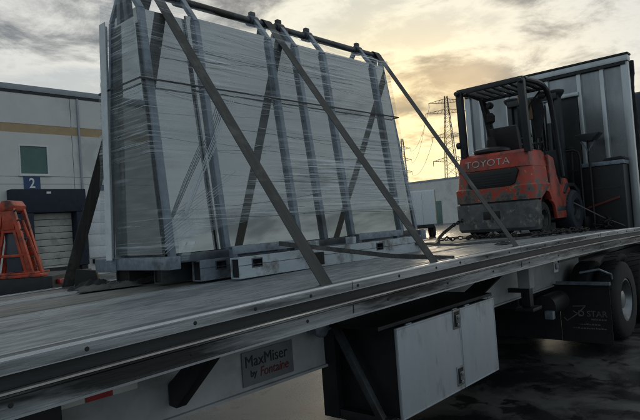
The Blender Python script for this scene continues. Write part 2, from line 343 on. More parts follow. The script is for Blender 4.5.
def inst(src, name, parent, loc):              # another piece that shares the mesh of src
    o = bpy.data.objects.new(name, src.data); col.objects.link(o); o.parent = parent; o.location = Vector(loc); return o
def text(name, body, size, M4, mt, parent, bold=0.0, sx=1.0, extr=.0015, align='LEFT', shear=0.0):
    cu = bpy.data.curves.new(name, 'FONT'); cu.body = body; cu.size = size; cu.offset = bold; cu.extrude = extr; cu.align_x = align; cu.shear = shear; cu.resolution_u = 4
    t = bpy.data.objects.new('tmp', cu); col.objects.link(t)
    me = bpy.data.meshes.new_from_object(t.evaluated_get(bpy.context.evaluated_depsgraph_get())); bpy.data.objects.remove(t)
    me.transform(Matrix.Translation(-ORG[parent.name]) @ M4 @ Matrix.Diagonal((sx,1,1,1))); me.materials.clear(); me.materials.append(mt)
    o = bpy.data.objects.new(name, me); col.objects.link(o); o.parent = parent; ORG[o.name] = ORG[parent.name]; return o
def face_my(p):  # text plane facing -Y
    M4 = Matrix(((1,0,0,p[0]),(0,0,-1,p[1]),(0,1,0,p[2]),(0,0,0,1))); return M4
def face_mx(p):  # text plane facing -X, reading toward -Y
    return Matrix(((0,0,-1,p[0]),(-1,0,0,p[1]),(0,1,0,p[2]),(0,0,0,1)))
def frange(a, b, n): return [a+(b-a)*i/n for i in range(n+1)]

# ---------------------------------------------------------------- ground
def ground_mat():
    M = bpy.data.materials.new('wet_concrete_yard'); M.use_nodes = True; t = M.node_tree; n = t.nodes; l = t.links; b = n['Principled BSDF']
    co = n.new('ShaderNodeTexCoord')
    def ns(s, d=10, off=0, st=(1,1,1), dist=0.):
        mp = n.new('ShaderNodeMapping'); mp.inputs['Location'].default_value = (off, off, 0); mp.inputs['Scale'].default_value = st; l.new(co.outputs['Object'], mp.inputs[0])
        x = n.new('ShaderNodeTexNoise'); x.inputs['Scale'].default_value = s; x.inputs['Detail'].default_value = d; x.inputs['Roughness'].default_value = .62; x.inputs['Distortion'].default_value = dist; l.new(mp.outputs[0], x.inputs['Vector']); return x.outputs['Fac']
    def rg(f, a, c, e=0., g=1.):
        r = n.new('ShaderNodeMapRange'); l.new(f, r.inputs[0])
        for i, v in enumerate((a, c, e, g)): r.inputs[i+1].default_value = v
        return r.outputs[0]
    def mx(f, a, c):
        k = n.new('ShaderNodeMix'); k.data_type = 'RGBA'; l.new(f, k.inputs[0])
        for i, v in ((6, a), (7, c)):
            if isinstance(v, tuple): k.inputs[i].default_value = (*v, 1)
            else: l.new(v, k.inputs[i])
        return k.outputs[2]
    wet = rg(ns(.9, 10, 3, (1,1,1), .5), .43, .56)
    c = mx(ns(9, 10, 1), (.11,.108,.10), (.055,.054,.05))
    c = mx(wet, c, (.018,.018,.018)); c = mx(rg(ns(3.1, 10, 9, (1,1,1), .6), .55, .60), c, (.012,.012,.012))
    l.new(c, b.inputs['Base Color']); l.new(rg(wet, 0, 1, .42, .22), b.inputs['Roughness'])
    bp = n.new('ShaderNodeBump'); bp.inputs['Strength'].default_value = .25; bp.inputs['Distance'].default_value = .006; l.new(ns(38, 6, 2), bp.inputs['Height']); l.new(bp.outputs[0], b.inputs['Normal'])
    return M
g = MB().add([(-1500,-1500,0),(1500,-1500,0),(1500,1500,0),(-1500,1500,0)], [(0,1,2,3)]).build('ground', ground_mat()); g['kind'] = 'structure'

# ---------------------------------------------------------------- flatbed trailer
def dk(x): return CAMZ-.4038+.0276*x-.0028*x*x
Y0, Y1 = 2.133, 4.745
XR, XF = -3.6, 9.36
XS = frange(XR, XF, 40)
trailer = thing('flatbed_trailer', 'long grey flatbed trailer with worn deck, ribbed side rail and silver bulkhead', 'trailer', (3, 3.43, 0))
edge = .10
ys = [Y0+edge+.004]; widths = [.30,.27,.31,.285,.30,.28,.29,.31]; tot = Y1-Y0-2*edge; k = tot/sum(widths)
yy = Y0+edge
for i, wd in enumerate(widths):
    a = yy+.005; b = yy+wd*k-.005; yy += wd*k; dz = (.001, -.004, .0, -.005, -.001, -.005, .001, -.003)[i]
    cuts = [XR, random.uniform(-1.5, .6), random.uniform(3, 5.4), XF]
    for j in range(3):
        n = 14; x0 = cuts[j]+.003; x1 = cuts[j+1]-.003
        pm = m_wood if i in (4, 5, 7) else m_deck
        MB().sweep([(a,-.03),(b,-.03),(b,-.007+dz),(b-.008,dz),(a+.008,dz),(a,-.007+dz)], frange(x0, x1, n), dk).build('deck_plank', pm, trailer)
MB().sweep([(Y0+.13,-.075),(Y1-.13,-.075),(Y1-.13,-.04),(Y0+.13,-.04)], XS, dk).build('deck_pan', m_black, trailer)
near = [(Y0+edge,-.05),(Y0+edge,.004),(Y0+.05,.004),(Y0+.044,-.006),(Y0+.03,-.006),(Y0+.024,.006),(Y0+.004,.006),(Y0,.002),(Y0,-.046),(Y0+.012,-.05),(Y0+.036,-.054),(Y0+.036,-.106),(Y0-.006,-.108),(Y0-.012,-.113),(Y0-.012,-.120),(Y0+.004,-.128),(Y0+.006,-.178),(Y0-.004,-.188),(Y0-.004,-.197),(Y0+.06,-.199),(Y0+.06,-.05)]
rail = MB().sweep(near, XS, dk).build('side_rail', m_alu, trailer)
MB().sweep([(Y0-.016,-.1095),(Y0-.010,-.1055),(Y0+.02,-.1055),(Y0+.02,-.1035),(Y0-.012,-.1025),(Y0-.019,-.109)], XS, dk).build('rub_strip', m_rub, rail)
for prof in ([(Y0+.018,.0062),(Y0+.004,.0062),(Y0-.0012,.001),(Y0-.0012,-.004),(Y0-.0005,-.004),(Y0-.0005,.0005),(Y0+.004,.0095),(Y0+.018,.0095)],
             [(Y0+.100,.0045),(Y0+.082,.0045),(Y0+.082,.0090),(Y0+.100,.0090)],
             [(Y0+.001,-.043),(Y0-.003,-.043),(Y0-.003,-.047),(Y0+.001,-.047)],
             [(Y0-.0045,-.190),(Y0-.0045,-.197),(Y0-.012,-.199),(Y0-.012,-.189)]):
    MB().sweep(prof, XS, dk).build('edge_bead', m_bright, rail)
MB().sweep([(Y0+.081,.0042),(Y0+.0185,.0063),(Y0+.0185,.0072),(Y0+.081,.0056)], XS, dk).build('top_groove', m_groove, rail)
MB().sweep([(Y0+.0355,-.056),(Y0+.0355,-.105),(Y0+.034,-.105),(Y0+.034,-.056)], XS, dk).build('recess_web', m_darkmetal, rail)  # near-black strip along the back of the rail recess
b0 = None
for i in range(26):
    x = -1.0+.41*i+random.uniform(-.05,.05); p = Vector((x, Y0+.001, dk(x)-.024))-ORG[trailer.name]
    if b0 is None:
        bb = MB().lathe((0,0,0), (0,-1,0), [(-.004,.0095),(.002,.0095),(.005,.007)], 10).mesh('bolt', m_bolt); b0 = bpy.data.objects.new('bolt', bb); col.objects.link(b0); b0.parent = rail; b0.location = p
    else: inst(b0, 'bolt', rail, p)
for i in range(14):
    x = -.75+.74*i; inst(b0, 'bolt', rail, Vector((x, Y0+.006, dk(x)-.153))-ORG[trailer.name])
for x in (.32, 2.6, 5.0, 7.3):     # butt joints of the rail sections
    MB().box(x-.002, x+.002, Y0-.0015, Y0+.02, dk(x)-.045, dk(x)+.0045).build('rail_joint', m_black, rail)
    MB().box(x-.002, x+.002, Y0+.002, Y0+.02, dk(x)-.178, dk(x)-.13).build('rail_joint', m_black, rail)
fr = [(2*3.439-y, z) for y, z in near]
MB().sweep(fr, XS, dk).build('side_rail', m_alu, trailer)
for yb in (2.90, 3.92):
    x0, x1 = 1.19, 8.8; xs = frange(x0, x1, 16); by = lambda x: .79+.0*x
    bm_ = MB()
    bm_.add([(x, y, z) for x in xs for (y, z) in ((yb,.79),(yb,dk(x)-.08),(yb+.012,dk(x)-.08),(yb+.012,.79))], [(i*4+k_, i*4+(k_+1)%4, (i+1)*4+(k_+1)%4, (i+1)*4+k_) for i in range(16) for k_ in range(4)])
    o = bm_.build('main_beam', m_white, trailer)
    MB().box(x0, x1, yb-.025, yb+.037, .772, .7895).build('flange', m_white, o)
    MB().box(x0-.02, x0, yb-.07, yb+.082, .77, 1.34).build('end_plate', m_black, o)
for i in range(24):
    x = -3.2+.52*i; MB().box(x, x+.06, Y0+.08, Y1-.08, dk(x)-.16, dk(x)-.08).build('cross_member', m_black, trailer)
for x in (1.75, 5.05, -1.0):       # outriggers from rail to beam
    o = MB(); o.prism([(2.26, dk(x)-.17),(2.42,dk(x)-.17),(2.885,.98),(2.885,.86),(2.80,.86)], lambda y, z: (x-.015+.12*(y-2.26), y, z), lambda y, z: (x+.055+.12*(y-2.26), y, z)); o.build('outrigger', m_black, trailer, bevel=.006)
MB().box(-3.5, 1.14, 2.75, 4.1, .75, 1.33).build('rear_underframe', m_black, trailer)
for a, b, mm_ in ((1.205,1.335,m_wht),(1.341,1.484,m_redt),(1.488,1.63,m_wht)):
    MB().box(a, b, 2.8955, 2.8995, 1.005, 1.062).build('reflective_tape', mm_, trailer)
pl = MB().box(2.36, 2.815, 2.888, 2.8985, .815, 1.035).build('name_plate', m_plate, trailer, bevel=.004)
text('lettering', 'MaxMiser', .105, face_my((2.378, 2.8865, .935)), m_ink, pl, bold=0, sx=.92)
text('lettering', 'by', .06, face_my((2.42, 2.8865, .87)), m_ink, pl, bold=.001)
text('lettering', 'Fontaine', .088, face_my((2.50, 2.8865, .858)), m_inkred, pl, bold=0, sx=.86, shear=.2)
# air hose glad hand / lamp cluster beside the plate
lb = MB().lathe((3.02, 2.82, 1.09), (0,-1,0), [(-.02,.03),(.0,.07),(.04,.075),(.05,.06)], 16); lb.box(2.97,3.2,2.80,2.89,1.05,1.13); lb.build('junction_box', m_galv, trailer, bevel=.008)
# toolbox
tb = MB().box(3.235, 4.70, 2.315, 2.86, .455, 1.062).build('toolbox', m_black, trailer, bevel=.01)
d1 = MB().box(3.225, 4.098, 2.292, 2.313, .445, 1.072).build('door', m_tool, tb, bevel=.006)
d2 = MB().box(4.104, 4.71, 2.292, 2.313, .445, 1.072).build('door', m_tool, tb, bevel=.006)
for d_, (a, b) in ((d1, (3.225, 4.098)), (d2, (4.104, 4.71))):
    for q in ((a+.004, b-.004, .449, .459), (a+.004, b-.004, 1.058, 1.068), (a+.004, a+.014, .4595, 1.0575), (b-.014, b-.004, .4595, 1.0575)):
        MB().box(q[0], q[1], 2.2895, 2.2925, q[2], q[3]).build('edge_lip', m_tool, tb, bevel=.001)
for z in (1.0, .56):
    la = MB().box(3.985, 4.085, 2.284, 2.2925, z-.075, z+.075).build('latch', m_chrome, tb, bevel=.004)
    l2 = MB().box(3.997, 4.073, 2.2815, 2.2845, z-.055, z+.06); l2.build('latch', m_ink, tb)
    l3 = MB().box(4.012, 4.058, 2.270, 2.283, z-.03, z+.035); l3.cyl((4.035,2.268,z-.045),(4.035,2.2835,z-.045),.016,n=10); l3.box(4.02, 4.05, 2.262, 2.2705, z+.0, z+.03); l3.build('latch', m_chrome, tb, bevel=.003)
fb = MB(); fb.box(3.155, 3.215, 2.80, 2.945, .40, 1.15); fb.box(3.16, 3.234, 2.34, 2.795, .40, .47); fb.build('bracket', m_black, tb, bevel=.004)
MB().beam((3.16, 2.80, 1.10), (3.16, 2.40, .43), .05, .05).build('bracket', m_darksteel, tb, bevel=.004)
MB().box(3.1, 4.8, 2.35, 2.86, 1.075, 1.10).build('bracket', m_black, tb)
# landing gear, marker lamp, kingpin plate
lg = MB().box(6.30, 6.44, 2.62, 2.76, .93, 1.26).build('landing_gear', m_white, trailer, bevel=.01)
MB().box(6.32, 6.42, 2.64, 2.74, .72, .929).build('inner_leg', m_black, lg, bevel=.006); MB().box(6.24, 6.50, 2.58, 2.80, .68, .719).build('foot', m_black, lg, bevel=.01)
MB().beam((6.37, 2.7, .9), (6.37, 4.1, .9), .05, .05).build('cross_shaft', m_black, lg)
for x in (3.35, 4.0, 4.2, 4.62): MB().cyl((x, 2.30, 1.077), (x+.07, 2.30, 1.077), .008, n=8).build('hinge', m_galv, tb)
MB().box(4.95, 7.9, 3.98, 4.45, .14, 1.12).build('blocker_box', m_black, trailer, bevel=.02)  # added box, blocks the bright ground and sky reflection under the trailer
lm = MB().box(6.02, 6.14, 2.235, 2.245, 1.14, 1.29).build('marker_bracket', m_white, trailer, bevel=.003)
MB().lathe((6.08, 2.235, 1.20), (0,-1,0), [(0,.032),(.012,.032),(.02,.02)], 16).build('lamp', m_galv, lm)
MB().prism([(4.75,1.22),(6.0,1.25),(6.0,1.12),(5.3,.98),(4.75,.9)], lambda x, z: (x, 2.86, z), lambda x, z: (x, 2.885, z)).build('gusset_plate', m_white, trailer, bevel=.003)
MB().box(6.9, 9.3, 2.5, 4.35, 1.16, 1.24).build('coupler_plate', m_black, trailer)
# bulkhead
XB = 9.25; ZB = dk(XB); ZT = ZB+2.55
bh = MB().box(XB, XB+.09, Y0, Y0+.10, ZB+.003, ZT-.12).build('bulkhead', m_post, trailer, bevel=.008)
MB().box(XB, XB+.09, Y1-.10, Y1, ZB+.003, ZT-.12).build('post', m_post, bh, bevel=.008)
MB().box(XB-.03, XB+.12, Y0-.01, Y1+.01, ZT-.118, ZT-.03).build('header', m_post, bh, bevel=.008)
MB().box(XB-.045, XB+.13, Y0-.02, Y1+.02, ZT-.028, ZT).build('cap', m_black, bh, bevel=.005)
MB().box(XB-.02, XB+.002, Y0+.03, Y1-.02, ZT-.16, ZT-.121).build('gap_strip', m_black, bh)  # black strip painted in for the dark gap under the header
posts = [2.50, 2.83, 3.32, 3.98, 4.46]
for y in posts: MB().box(XB+.004, XB+.06, y-.03, y+.03, ZB+.004, ZT-.121).build('post', m_post, bh, bevel=.005)
pe = [Y0+.10]+posts+[Y1-.10]
for a, b in zip(pe[:-1], pe[1:]):
    MB().box(XB+.045, XB+.055, a+(.0 if a == Y0+.10 else .031), b-(.0 if b == Y1-.10 else .031), ZB+.004, ZT-.121).build('panel', m_panel, bh)
MB().box(XB-.03, XB+.003, 2.84, 3.42, ZB+2.06, ZB+2.12).build('lintel', m_post, bh, bevel=.004)
MB().box(XB+.010, XB+.04, 2.87, 3.28, ZB+.01, ZB+2.055).build('door_panel', m_black, bh, bevel=.003)
# rolled tarpaulin gathered at the front corner
def tarp(u, v):
    z = ZB+.05+(2.42)*v; a = 2*PI*u; r = .085+.03*noise.noise((math.cos(a)*1.2, math.sin(a)*1.2, z*2.2))+.018*noise.noise((math.cos(a)*3, math.sin(a)*3, z*9))
    return (9.52+r*.9*math.cos(a), Y0+.075+r*math.sin(a), z)
MB().grid(24, 60, tarp).build('rolled_tarpaulin', m_ragd, trailer)

# ---------------------------------------------------------------- tractor unit
tr = thing('truck_tractor', 'dark truck tractor coupled under the front of the flatbed trailer', 'truck', (10, 3.43, 0))
for y in (3.0, 3.86): MB().box(6.9, 13.0, y-.04, y+.04, .70, .96).build('chassis_rail', m_black, tr)
def wheel(parent, c, R, wd, rimR, mt, sgn=-1, rm=None, nm='wheel'):
    o = MB().lathe((c[0], c[1], c[2]), (0,sgn,0), [(-wd/2,rimR),(-wd/2,R*.9),(-wd*.42,R*.97),(-wd*.3,R),(wd*.3,R),(wd*.42,R*.97),(wd/2,R*.9),(wd/2,rimR),(wd*.42,rimR*.97),(-wd*.42,rimR*.97)], 36, close=True).build(nm, mt, parent)
    MB().lathe((c[0], c[1], c[2]), (0,sgn,0), [(-wd*.3,rimR*.975),(wd*.46,rimR*.975),(wd*.46,rimR*.9),(wd*.1,rimR*.72),(wd*.05,rimR*.42),(wd*.3,rimR*.4),(wd*.36,rimR*.25)], 32).build('rim', rm or m_rim, o)
    g_ = MB()
    for i in range(30):
        a = 2*PI*i/30; g_.beam((c[0]+R*.995*math.cos(a), c[1]-wd*.32, c[2]+R*.995*math.sin(a)), (c[0]+R*.995*math.cos(a+.1), c[1]+wd*.32, c[2]+R*.995*math.sin(a+.1)), .02, .016, (math.cos(a),0,math.sin(a)))
    g_.build('tread', mt, o); return o
for x in (8.42, 9.72):
    for y, s in ((2.33,-1),(2.66,-1),(4.20,1),(4.53,1)): wheel(tr, (x, y, .515), .515, .28, .29, m_rubber, s)
    MB().cyl((x,2.6,.515),(x,4.3,.515),.09).build('axle', m_black, tr)
for y0 in (2.20, 4.0):
    fl = MB().box(7.70, 7.71, y0, y0+.62, .06, .80).build('mud_flap_or_blocker', m_rubber, tr)
    MB().box(7.66, 7.70, y0-.02, y0+.64, .80, .84).build('hanger', m_galv if y0 < 3 else m_black, fl)
    if y0 < 3:
        text('lettering', 'D STAR', .105, face_mx((7.697, 2.60, .395)), m_flaptext, fl, bold=.001)
        for z, a, b in ((.35,2.26,2.44),(.285,2.34,2.60),(.235,2.27,2.68)):
            y = a
            while y < b:
                w_ = random.uniform(.014, .03); MB().box(7.6975, 7.6985, y, min(b, y+w_), z, z+random.uniform(.012,.02)).build('small_print', m_flaptext, fl); y += w_+random.uniform(.006,.012)
        sw = MB()
        for p, q in (((2.74,.33),(2.60,.43)),((2.60,.43),(2.50,.53)),((2.74,.33),(2.78,.37)),((2.66,.52),(2.50,.53)),((2.66,.46),(2.56,.40))): sw.beam((7.6975,p[0],p[1]),(7.6975,q[0],q[1]),.003,.014,(0,0,1))
        sw.build('star_swoosh', m_flaptext, fl)
MB().box(7.712, 7.722, 2.83, 3.99, .06, .80).build('mud_flap_or_blocker', m_black, tr)  # added full-width sheet, hides bright ground beyond and darkens its reflection
MB().tube([(7.72,2.55,.95),(7.85,2.35,.98),(8.0,2.25,.90),(8.05,2.25,.78)], .015, 8).build('flap_bracket', m_galv, tr)
tk = MB().lathe((7.0, 2.75, .62), (1,0,0), [(0,.0),(.01,.13),(.5,.13),(.51,.0)], 20); tk.build('air_tank', m_black, tr)
MB().box(6.9, 6.98, 2.62, 2.72, .48, .58).build('air_valve', m_galv, tr, bevel=.01)
MB().box(6.8, 6.86, 3.0, 3.9, .6, 1.0).build('rear_crossbar', m_black, tr)
MB().box(7.95, 10.3, 3.12, 3.74, .36, .74).build('axle_blocker', m_black, tr, bevel=.04)  # added box between the wheels, blocks sky reflected in the ground
MB().box(8.98, 9.17, 4.05, 4.66, .1, 1.1).build('gap_blocker', m_black, tr, bevel=.02)  # added block closing the tyre gap that let the sky reflection through
cb = MB().prism([(10.75,1.1),(13.6,1.0),(13.9,1.5),(13.6,1.9),(12.9,2.2),(12.4,3.0),(11.6,3.55),(10.75,3.65)], lambda x, z: (x, 2.25, z), lambda x, z: (x, 4.6, z)).build('cab', m_cab, tr, bevel=.08, seg=3)
MB().prism([(12.1,2.1),(12.75,2.1),(12.35,2.85),(12.1,2.85)], lambda x, z: (x, 2.243, z), lambda x, z: (x, 2.248, z)).build('side_window', m_win, cb)
MB().box(13.85, 14.0, 2.35, 4.5, .4, 1.0).build('bumper', m_rim, tr, bevel=.04)
for y, s in ((2.42,-1),(4.44,1)): wheel(tr, (13.2, y, .515), .515, .30, .29, m_rubber, s)

# ---------------------------------------------------------------- glass rack
RX0, RX1 = 2.2, 5.42; PY = 3.83; PZ = 3.70; GB = 1.69; GT = 3.51
rack = thing('glass_rack', 'blue-grey steel A-frame glass rack strapped on the flatbed deck', 'rack', (3.8, PY, dk(3.8)))
MB().cyl((RX0-.05, PY, PZ), (RX1+.05, PY, PZ), .032, n=20).build('top_pipe', m_darksteel, rack)
for s in (-1, 1):
    MB().box(RX0+.09, RX1, PY+s*.40-.05, PY+s*.40+.05, 1.625, GB-.004).build('base_tube', m_darksteel, rack, bevel=.006)
for x in (RX0+.03, 3.25, 4.3, RX1-.04):
    e_ = MB().box(x-.05, x+.045, PY-.47, PY+.57, 1.585, 1.675).build('end_beam' if x < 2.5 else 'cross_tube', m_galv, rack, bevel=.006)
MB().box(RX0-.028, RX0-.02, 4.06, 4.38, 1.57, 1.672).build('end_plate', m_galv, rack, bevel=.002)
legs_x = [2.24, 2.72, 3.50, 3.83, 4.22, 5.03]
def leg(x, s):
    pts = [(x, PY+s*.425, 1.62), (x+.02, PY+s*.20, 3.47), (x+.022, PY+s*.03, PZ+.005)]
    o = MB(); o.beam(pts[0], pts[1], .036, .05, (1,0,0)); q = MB(); q.beam(pts[1], pts[2], .034, .048, (1,0,0))
    t = o.build('stanchion', m_stan, rack, bevel=.005); q.build('top_arm', m_stan, t, bevel=.004)
for x in legs_x:
    for s in ((-1, 1) if x in (2.24, 3.83, 5.03) else (-1,)): leg(x, s)
    if x > 2.3: MB().lathe((x-.025, PY, PZ), (1,0,0), [(0,.036),(0,.046),(.008,.05),(.085,.05),(.093,.046),(.093,.036)], 18).build('pipe_clamp', m_darksteel, rack); MB().box(x-.005, x+.05, PY-.02, PY+.02, PZ+.045, PZ+.085).build('clamp_lug', m_darksteel, rack, bevel=.006)
for s in (-1, 1):
    MB().beam((RX1, PY+s*.34, 1.66), (RX1, PY+s*.03, PZ), .045, .045, (0,1,0)).build('end_leg', m_galv, rack, bevel=.005)
    MB().beam((RX0+.05, PY+s*.22, 1.68), (RX0+.05, PY+s*.03, PZ), .05, .05, (0,1,0)).build('end_leg', m_darksteel, rack, bevel=.005)
    for x in (3.9,): MB().beam((x, PY+s*.2, 1.68), (x, PY+s*.03, PZ), .05, .05, (0,1,0)).build('inner_leg', m_darksteel, rack, bevel=.005)
MB().box(RX1-.12, RX1+.02, PY-.12, PY-.10, 3.05, 3.08).build('tie_bar', m_galv, rack)
MB().tube([(RX1-.03, 3.73, 3.3), (RX1-.03, 3.69, 2.6), (RX1-.03, 3.63, 1.75)], .006, 6).build('cable', m_black, rack)
# lower bearers with fork pockets
def bearer(x0, x1, yn, wd, mt, pocket):
    z0 = dk(3.5)+.003; z1 = 1.628; o = MB()
    ph0, ph1 = z0+.075, z0+.125
    # shell: near face with a pocket opening, top, back, open channel ends
    xs_ = [x0]+[v for p in pocket for v in (p, p+.085)]+[x1]
    for i, (a, b) in enumerate(zip(xs_[:-1], xs_[1:])):
        if i % 2 == 0: o.box(a, b, yn, yn+.008, z0, z1)
        else: o.box(a, b, yn, yn+.008, z0, ph0); o.box(a, b, yn, yn+.008, ph1, z1)
    o.box(x0, x1, yn+.008, yn+wd, z1-.01, z1); o.box(x0, x1, yn+wd-.008, yn+wd, z0, z1-.01); o.box(x0, x1, yn+.008, yn+wd-.008, z0, z0+.008)
    caps = [MB().box(x0+.012, x0+.016, yn+.0085, yn+wd-.0085, z0+.009, z1-.011), MB().box(x1-.016, x1-.012, yn+.0085, yn+wd-.0085, z0+.009, z1-.011)]
    ob = o.build('bearer', mt, rack)
    for c_ in caps: c_.build('end_shade', m_black, ob)  # black plates put in as the shade inside the open channel ends
    MB().box(x0, x1, yn-.0015, yn+.0005, z0+.088, z0+.092).build('seam', m_darksteel, ob)
    for p in pocket:
        r = MB(); r.box(p-.008, p, yn-.004, yn+.05, ph0-.008, ph1+.008); r.box(p+.085, p+.093, yn-.004, yn+.05, ph0-.008, ph1+.008); r.box(p, p+.085, yn-.004, yn+.05, ph1, ph1+.008); r.box(p, p+.085, yn-.004, yn+.05, ph0-.008, ph0); r.build('pocket', m_darksteel, ob)
        MB().box(p, p+.085, yn+.05, yn+.055, ph0-.008, ph1).build('pocket_back', m_black, ob)
bearer(2.26, 5.2, 3.585, .10, m_darksteel, [])
bearer(2.42, 5.3, 3.345, .10, m_galv, [2.56])
bearer(2.575, 4.86, 3.11, .095, m_palesteel, [2.70, 4.18])
bearer(2.3, 5.3, 4.1, .2, m_darksteel, [])
for a, b in ((2.60, 3.32), (4.05, 4.75)):
    o = MB(); o.box(a, b, 3.20, 3.207, 1.652, 1.708); o.box(a, b, 3.207, 3.30, 1.70, 1.708); o.box(a+.02, a+.06, 3.22, 3.27, 1.63, 1.70); o.box(b-.08, b-.04, 3.22, 3.27, 1.63, 1.70); o.build('angle_bar', m_galv, rack, bevel=.002)
for x in (3.42, 3.9): MB().box(x, x+.04, 3.15, 3.24, 1.629, 1.69).build('bracket', m_palesteel, rack, bevel=.004)
MB().box(3.30, 3.42, 3.07, 3.108, 1.50, 1.60).build('pad', m_rubber, rack, bevel=.004)

# ---------------------------------------------------------------- glass sheets, film
def sheet(x0, x1, s, yb, yt, th, zt, label):
    o = MB(); p = [(x, yb, GB) for x in (x0, x1)]; vs = []
    for t_ in (0, th*s):
        vs += [(x0, yb+t_, GB), (x1, yb+t_, GB), (x1, yt+t_, zt), (x0, yt+t_, zt)]
    o.add(vs, [(0,1,2,3),(7,6,5,4),(0,4,5,1),(1,5,6,2),(2,6,7,3),(3,7,4,0)])
    return tag(o.build('glass_sheet', m_glass, None, flat=True), label, 'glass', 'glass sheets on the rack')
sheet(2.25, 5.33, -1, PY-.320, PY-.105, .05, GT-.02, 'large tinted glass sheet leaning on the near side of the rack')
sheet(2.66, 5.26, -1, PY-.382, PY-.160, .02, GT, 'shorter tinted glass sheet outermost on the near side of the rack')
sheet(2.25, 5.33, 1, PY+.285, PY+.10, .05, GT-.02, 'large tinted glass sheet leaning on the far side of the rack')
pn, pt, fxa, fxb = .455, .205, 2.165, 5.40
def filmp(t):                  # perimeter as fraction t at unit half width
    segs = [(fxa, 1), (fxa, -1), (fxb-.08, -1), (fxb-.08, 1), (fxa, 1)]
    ln = [.8, 3.1, .8, 3.1]; tt = t*sum(ln)
    for i in range(4):
        if tt <= ln[i] or i == 3:
            k_ = min(1, tt/ln[i]); a, b = segs[i], segs[i+1]; return a[0]+(b[0]-a[0])*k_, a[1]+(b[1]-a[1])*k_, i
        tt -= ln[i]
def filmfn(u, v):
    x, s, side = filmp(u)
    xb = (x-fxa)
    if side == 1: zb = 1.70+min(1, xb/.55)*.16+.06*min(1, xb/1.5)+.03*noise.noise((x*2, 0, 4))
    elif side == 0: zb = 1.66+.02*s
    else: zb = 1.86
    zt = 3.585+.03*noise.noise((x*3, s, 1)) if side else 3.60+.06*noise.noise((s*4, 0, 2))
    z = zb+(zt-zb)*v; k_ = (z-1.66)/(3.6-1.66); hw = pn+(pt-pn)*k_
    y = PY+s*hw
    wr = .010*noise.noise((x*.9, s*2, z*14))+.005*noise.noise((x*2.2, s*3, z*40))
    if side in (1, 3): 
        near_leg = min(abs(x-lx) for lx in legs_x+[5.4]); sag = min(.03, .09*near_leg)
        y -= s*sag*.9; y += s*wr
    else: x += wr*1.4+(-.012 if side == 0 else .012)*(1-s*s)*-1
    if v > .93: y += .03*noise.noise((x*9, z*9, 3))*(v-.93)/.07; x += .03*noise.noise((x*9, s*5, 8))*(v-.93)/.07
    return (x, y, z)
film = tag(MB().grid(300, 150, filmfn).build('stretch_film', m_film), 'clear wrinkled stretch film wrapped round the glass on the rack', 'film')
def ribbon(pts, wd, name, parent):
    o = MB()
    for off in frange(-wd/2, wd/2, 4):
        pp = [Vector(p)+Vector((off*(.4+.6*i/(len(pts)-1)), random.uniform(-.004,.004), off*.2)) for i, p in enumerate(pts)]
        o.tube(pp, .0032, 5)
    return o.build(name, m_foamfilm, parent)
m_foamfilm = glass_mat('bunched_film', (.92,.94,.95), .55, (.74,.80,.84), .12)
ny = lambda z: PY-(pn+(pt-pn)*(z-1.66)/1.94)-.012
ribbon([(2.36, ny(1.95), 1.95), (2.55, ny(2.25), 2.25), (2.80, ny(2.62), 2.62), (2.93, ny(2.85), 2.85)], .10, 'bunched_film', film)
for k_ in range(9):                 # taut strands fanning from the lower rear corner
    z1 = 1.80+.06*k_; x1 = 2.33+.07*k_
    MB().tube([(2.17, ny(1.70)+.01, 1.70+.022*k_), (x1, ny(z1), z1)], .0016, 4).build('strand', m_foamfilm, film)
random.seed(11)
for k_ in range(26):
    z0 = random.uniform(1.95, 3.5); xa = random.uniform(2.2, 3.8); xb_ = min(5.3, xa+random.uniform(.6, 2.6)); sl = random.uniform(-.10, .16); pts = []
    for t in frange(0, 1, 9):
        z = max(1.9, z0-sl*t-.02*math.sin(PI*t)+.006*noise.noise((t*6, k_, 0))); pts.append((xa+(xb_-xa)*t, ny(z)+.004, z))
    MB().tube(pts, random.choice((.001, .0014, .002)), 4).build('film_ridge', m_foamfilm, film)
def tail(u, v):
    z = 1.98-.34*u; x = 2.33+.05*math.sin(u*4)+(.02+.05*u)*(v-.5)*2; return (x, ny(2.0)-.02-.03*u+.018*math.sin(v*9+u*5), z)
MB().grid(14, 8, tail).build('loose_tail', m_film, film)
ebd = MB()
for (xa, xb_, ya, yb_) in ((2.138, 2.144, -.115, -.030), (2.144, 2.20, -.036, -.030)):
    vs = []
    for z, hw in ((1.665, .335), (3.43, .215)):
        vs += [(xa, PY+hw+ya, z), (xb_, PY+hw+ya, z), (xb_, PY+hw+yb_, z), (xa, PY+hw+yb_, z)]
    ebd.add(vs, [(0,3,2,1),(4,5,6,7),(0,1,5,4),(1,2,6,5),(2,3,7,6),(3,0,4,7)])
tag(ebd.build('corner_board', m_foam), 'white corner protector at the rear end of the wrapped glass', 'corner board')
m_smoke = mat('smoked_board', (.13,.12,.10), (.10,.095,.08), rough=.35, scale=3)
ep = MB(); vs = []
for x in (2.205, 2.213):
    for z, hw in ((GB+.002, .36), (3.40, .19)): vs += [(x, PY-hw, z), (x, PY+hw-.08, z)]
ep.add(vs, [(0,1,3,2),(4,6,7,5),(0,4,5,1),(1,5,7,3),(3,7,6,2),(2,6,4,0)])
tag(ep.build('end_board', m_glass, None, flat=True), 'dark taupe board closing the rear end of the wrapped rack', 'board')
# black banding round the load at mid height
def ringband(z, wd):
    o = MB(); hw = pn+(pt-pn)*(z-1.66)/1.94+.006; pts = [(fxa-.006, PY+hw), (fxa-.006, PY-hw), (fxb-.07, PY-hw), (fxb-.07, PY+hw)]
    n = 4
    for i in range(4):
        a, b = pts[i], pts[(i+1)%4]; o.beam((a[0],a[1],z), (b[0],b[1],z), .003, wd, (0,0,1))
    return o.build('banding_strap', m_band_black)
tag(ringband(2.93, .013), 'thin black band running round the film-wrapped glass', 'strap')

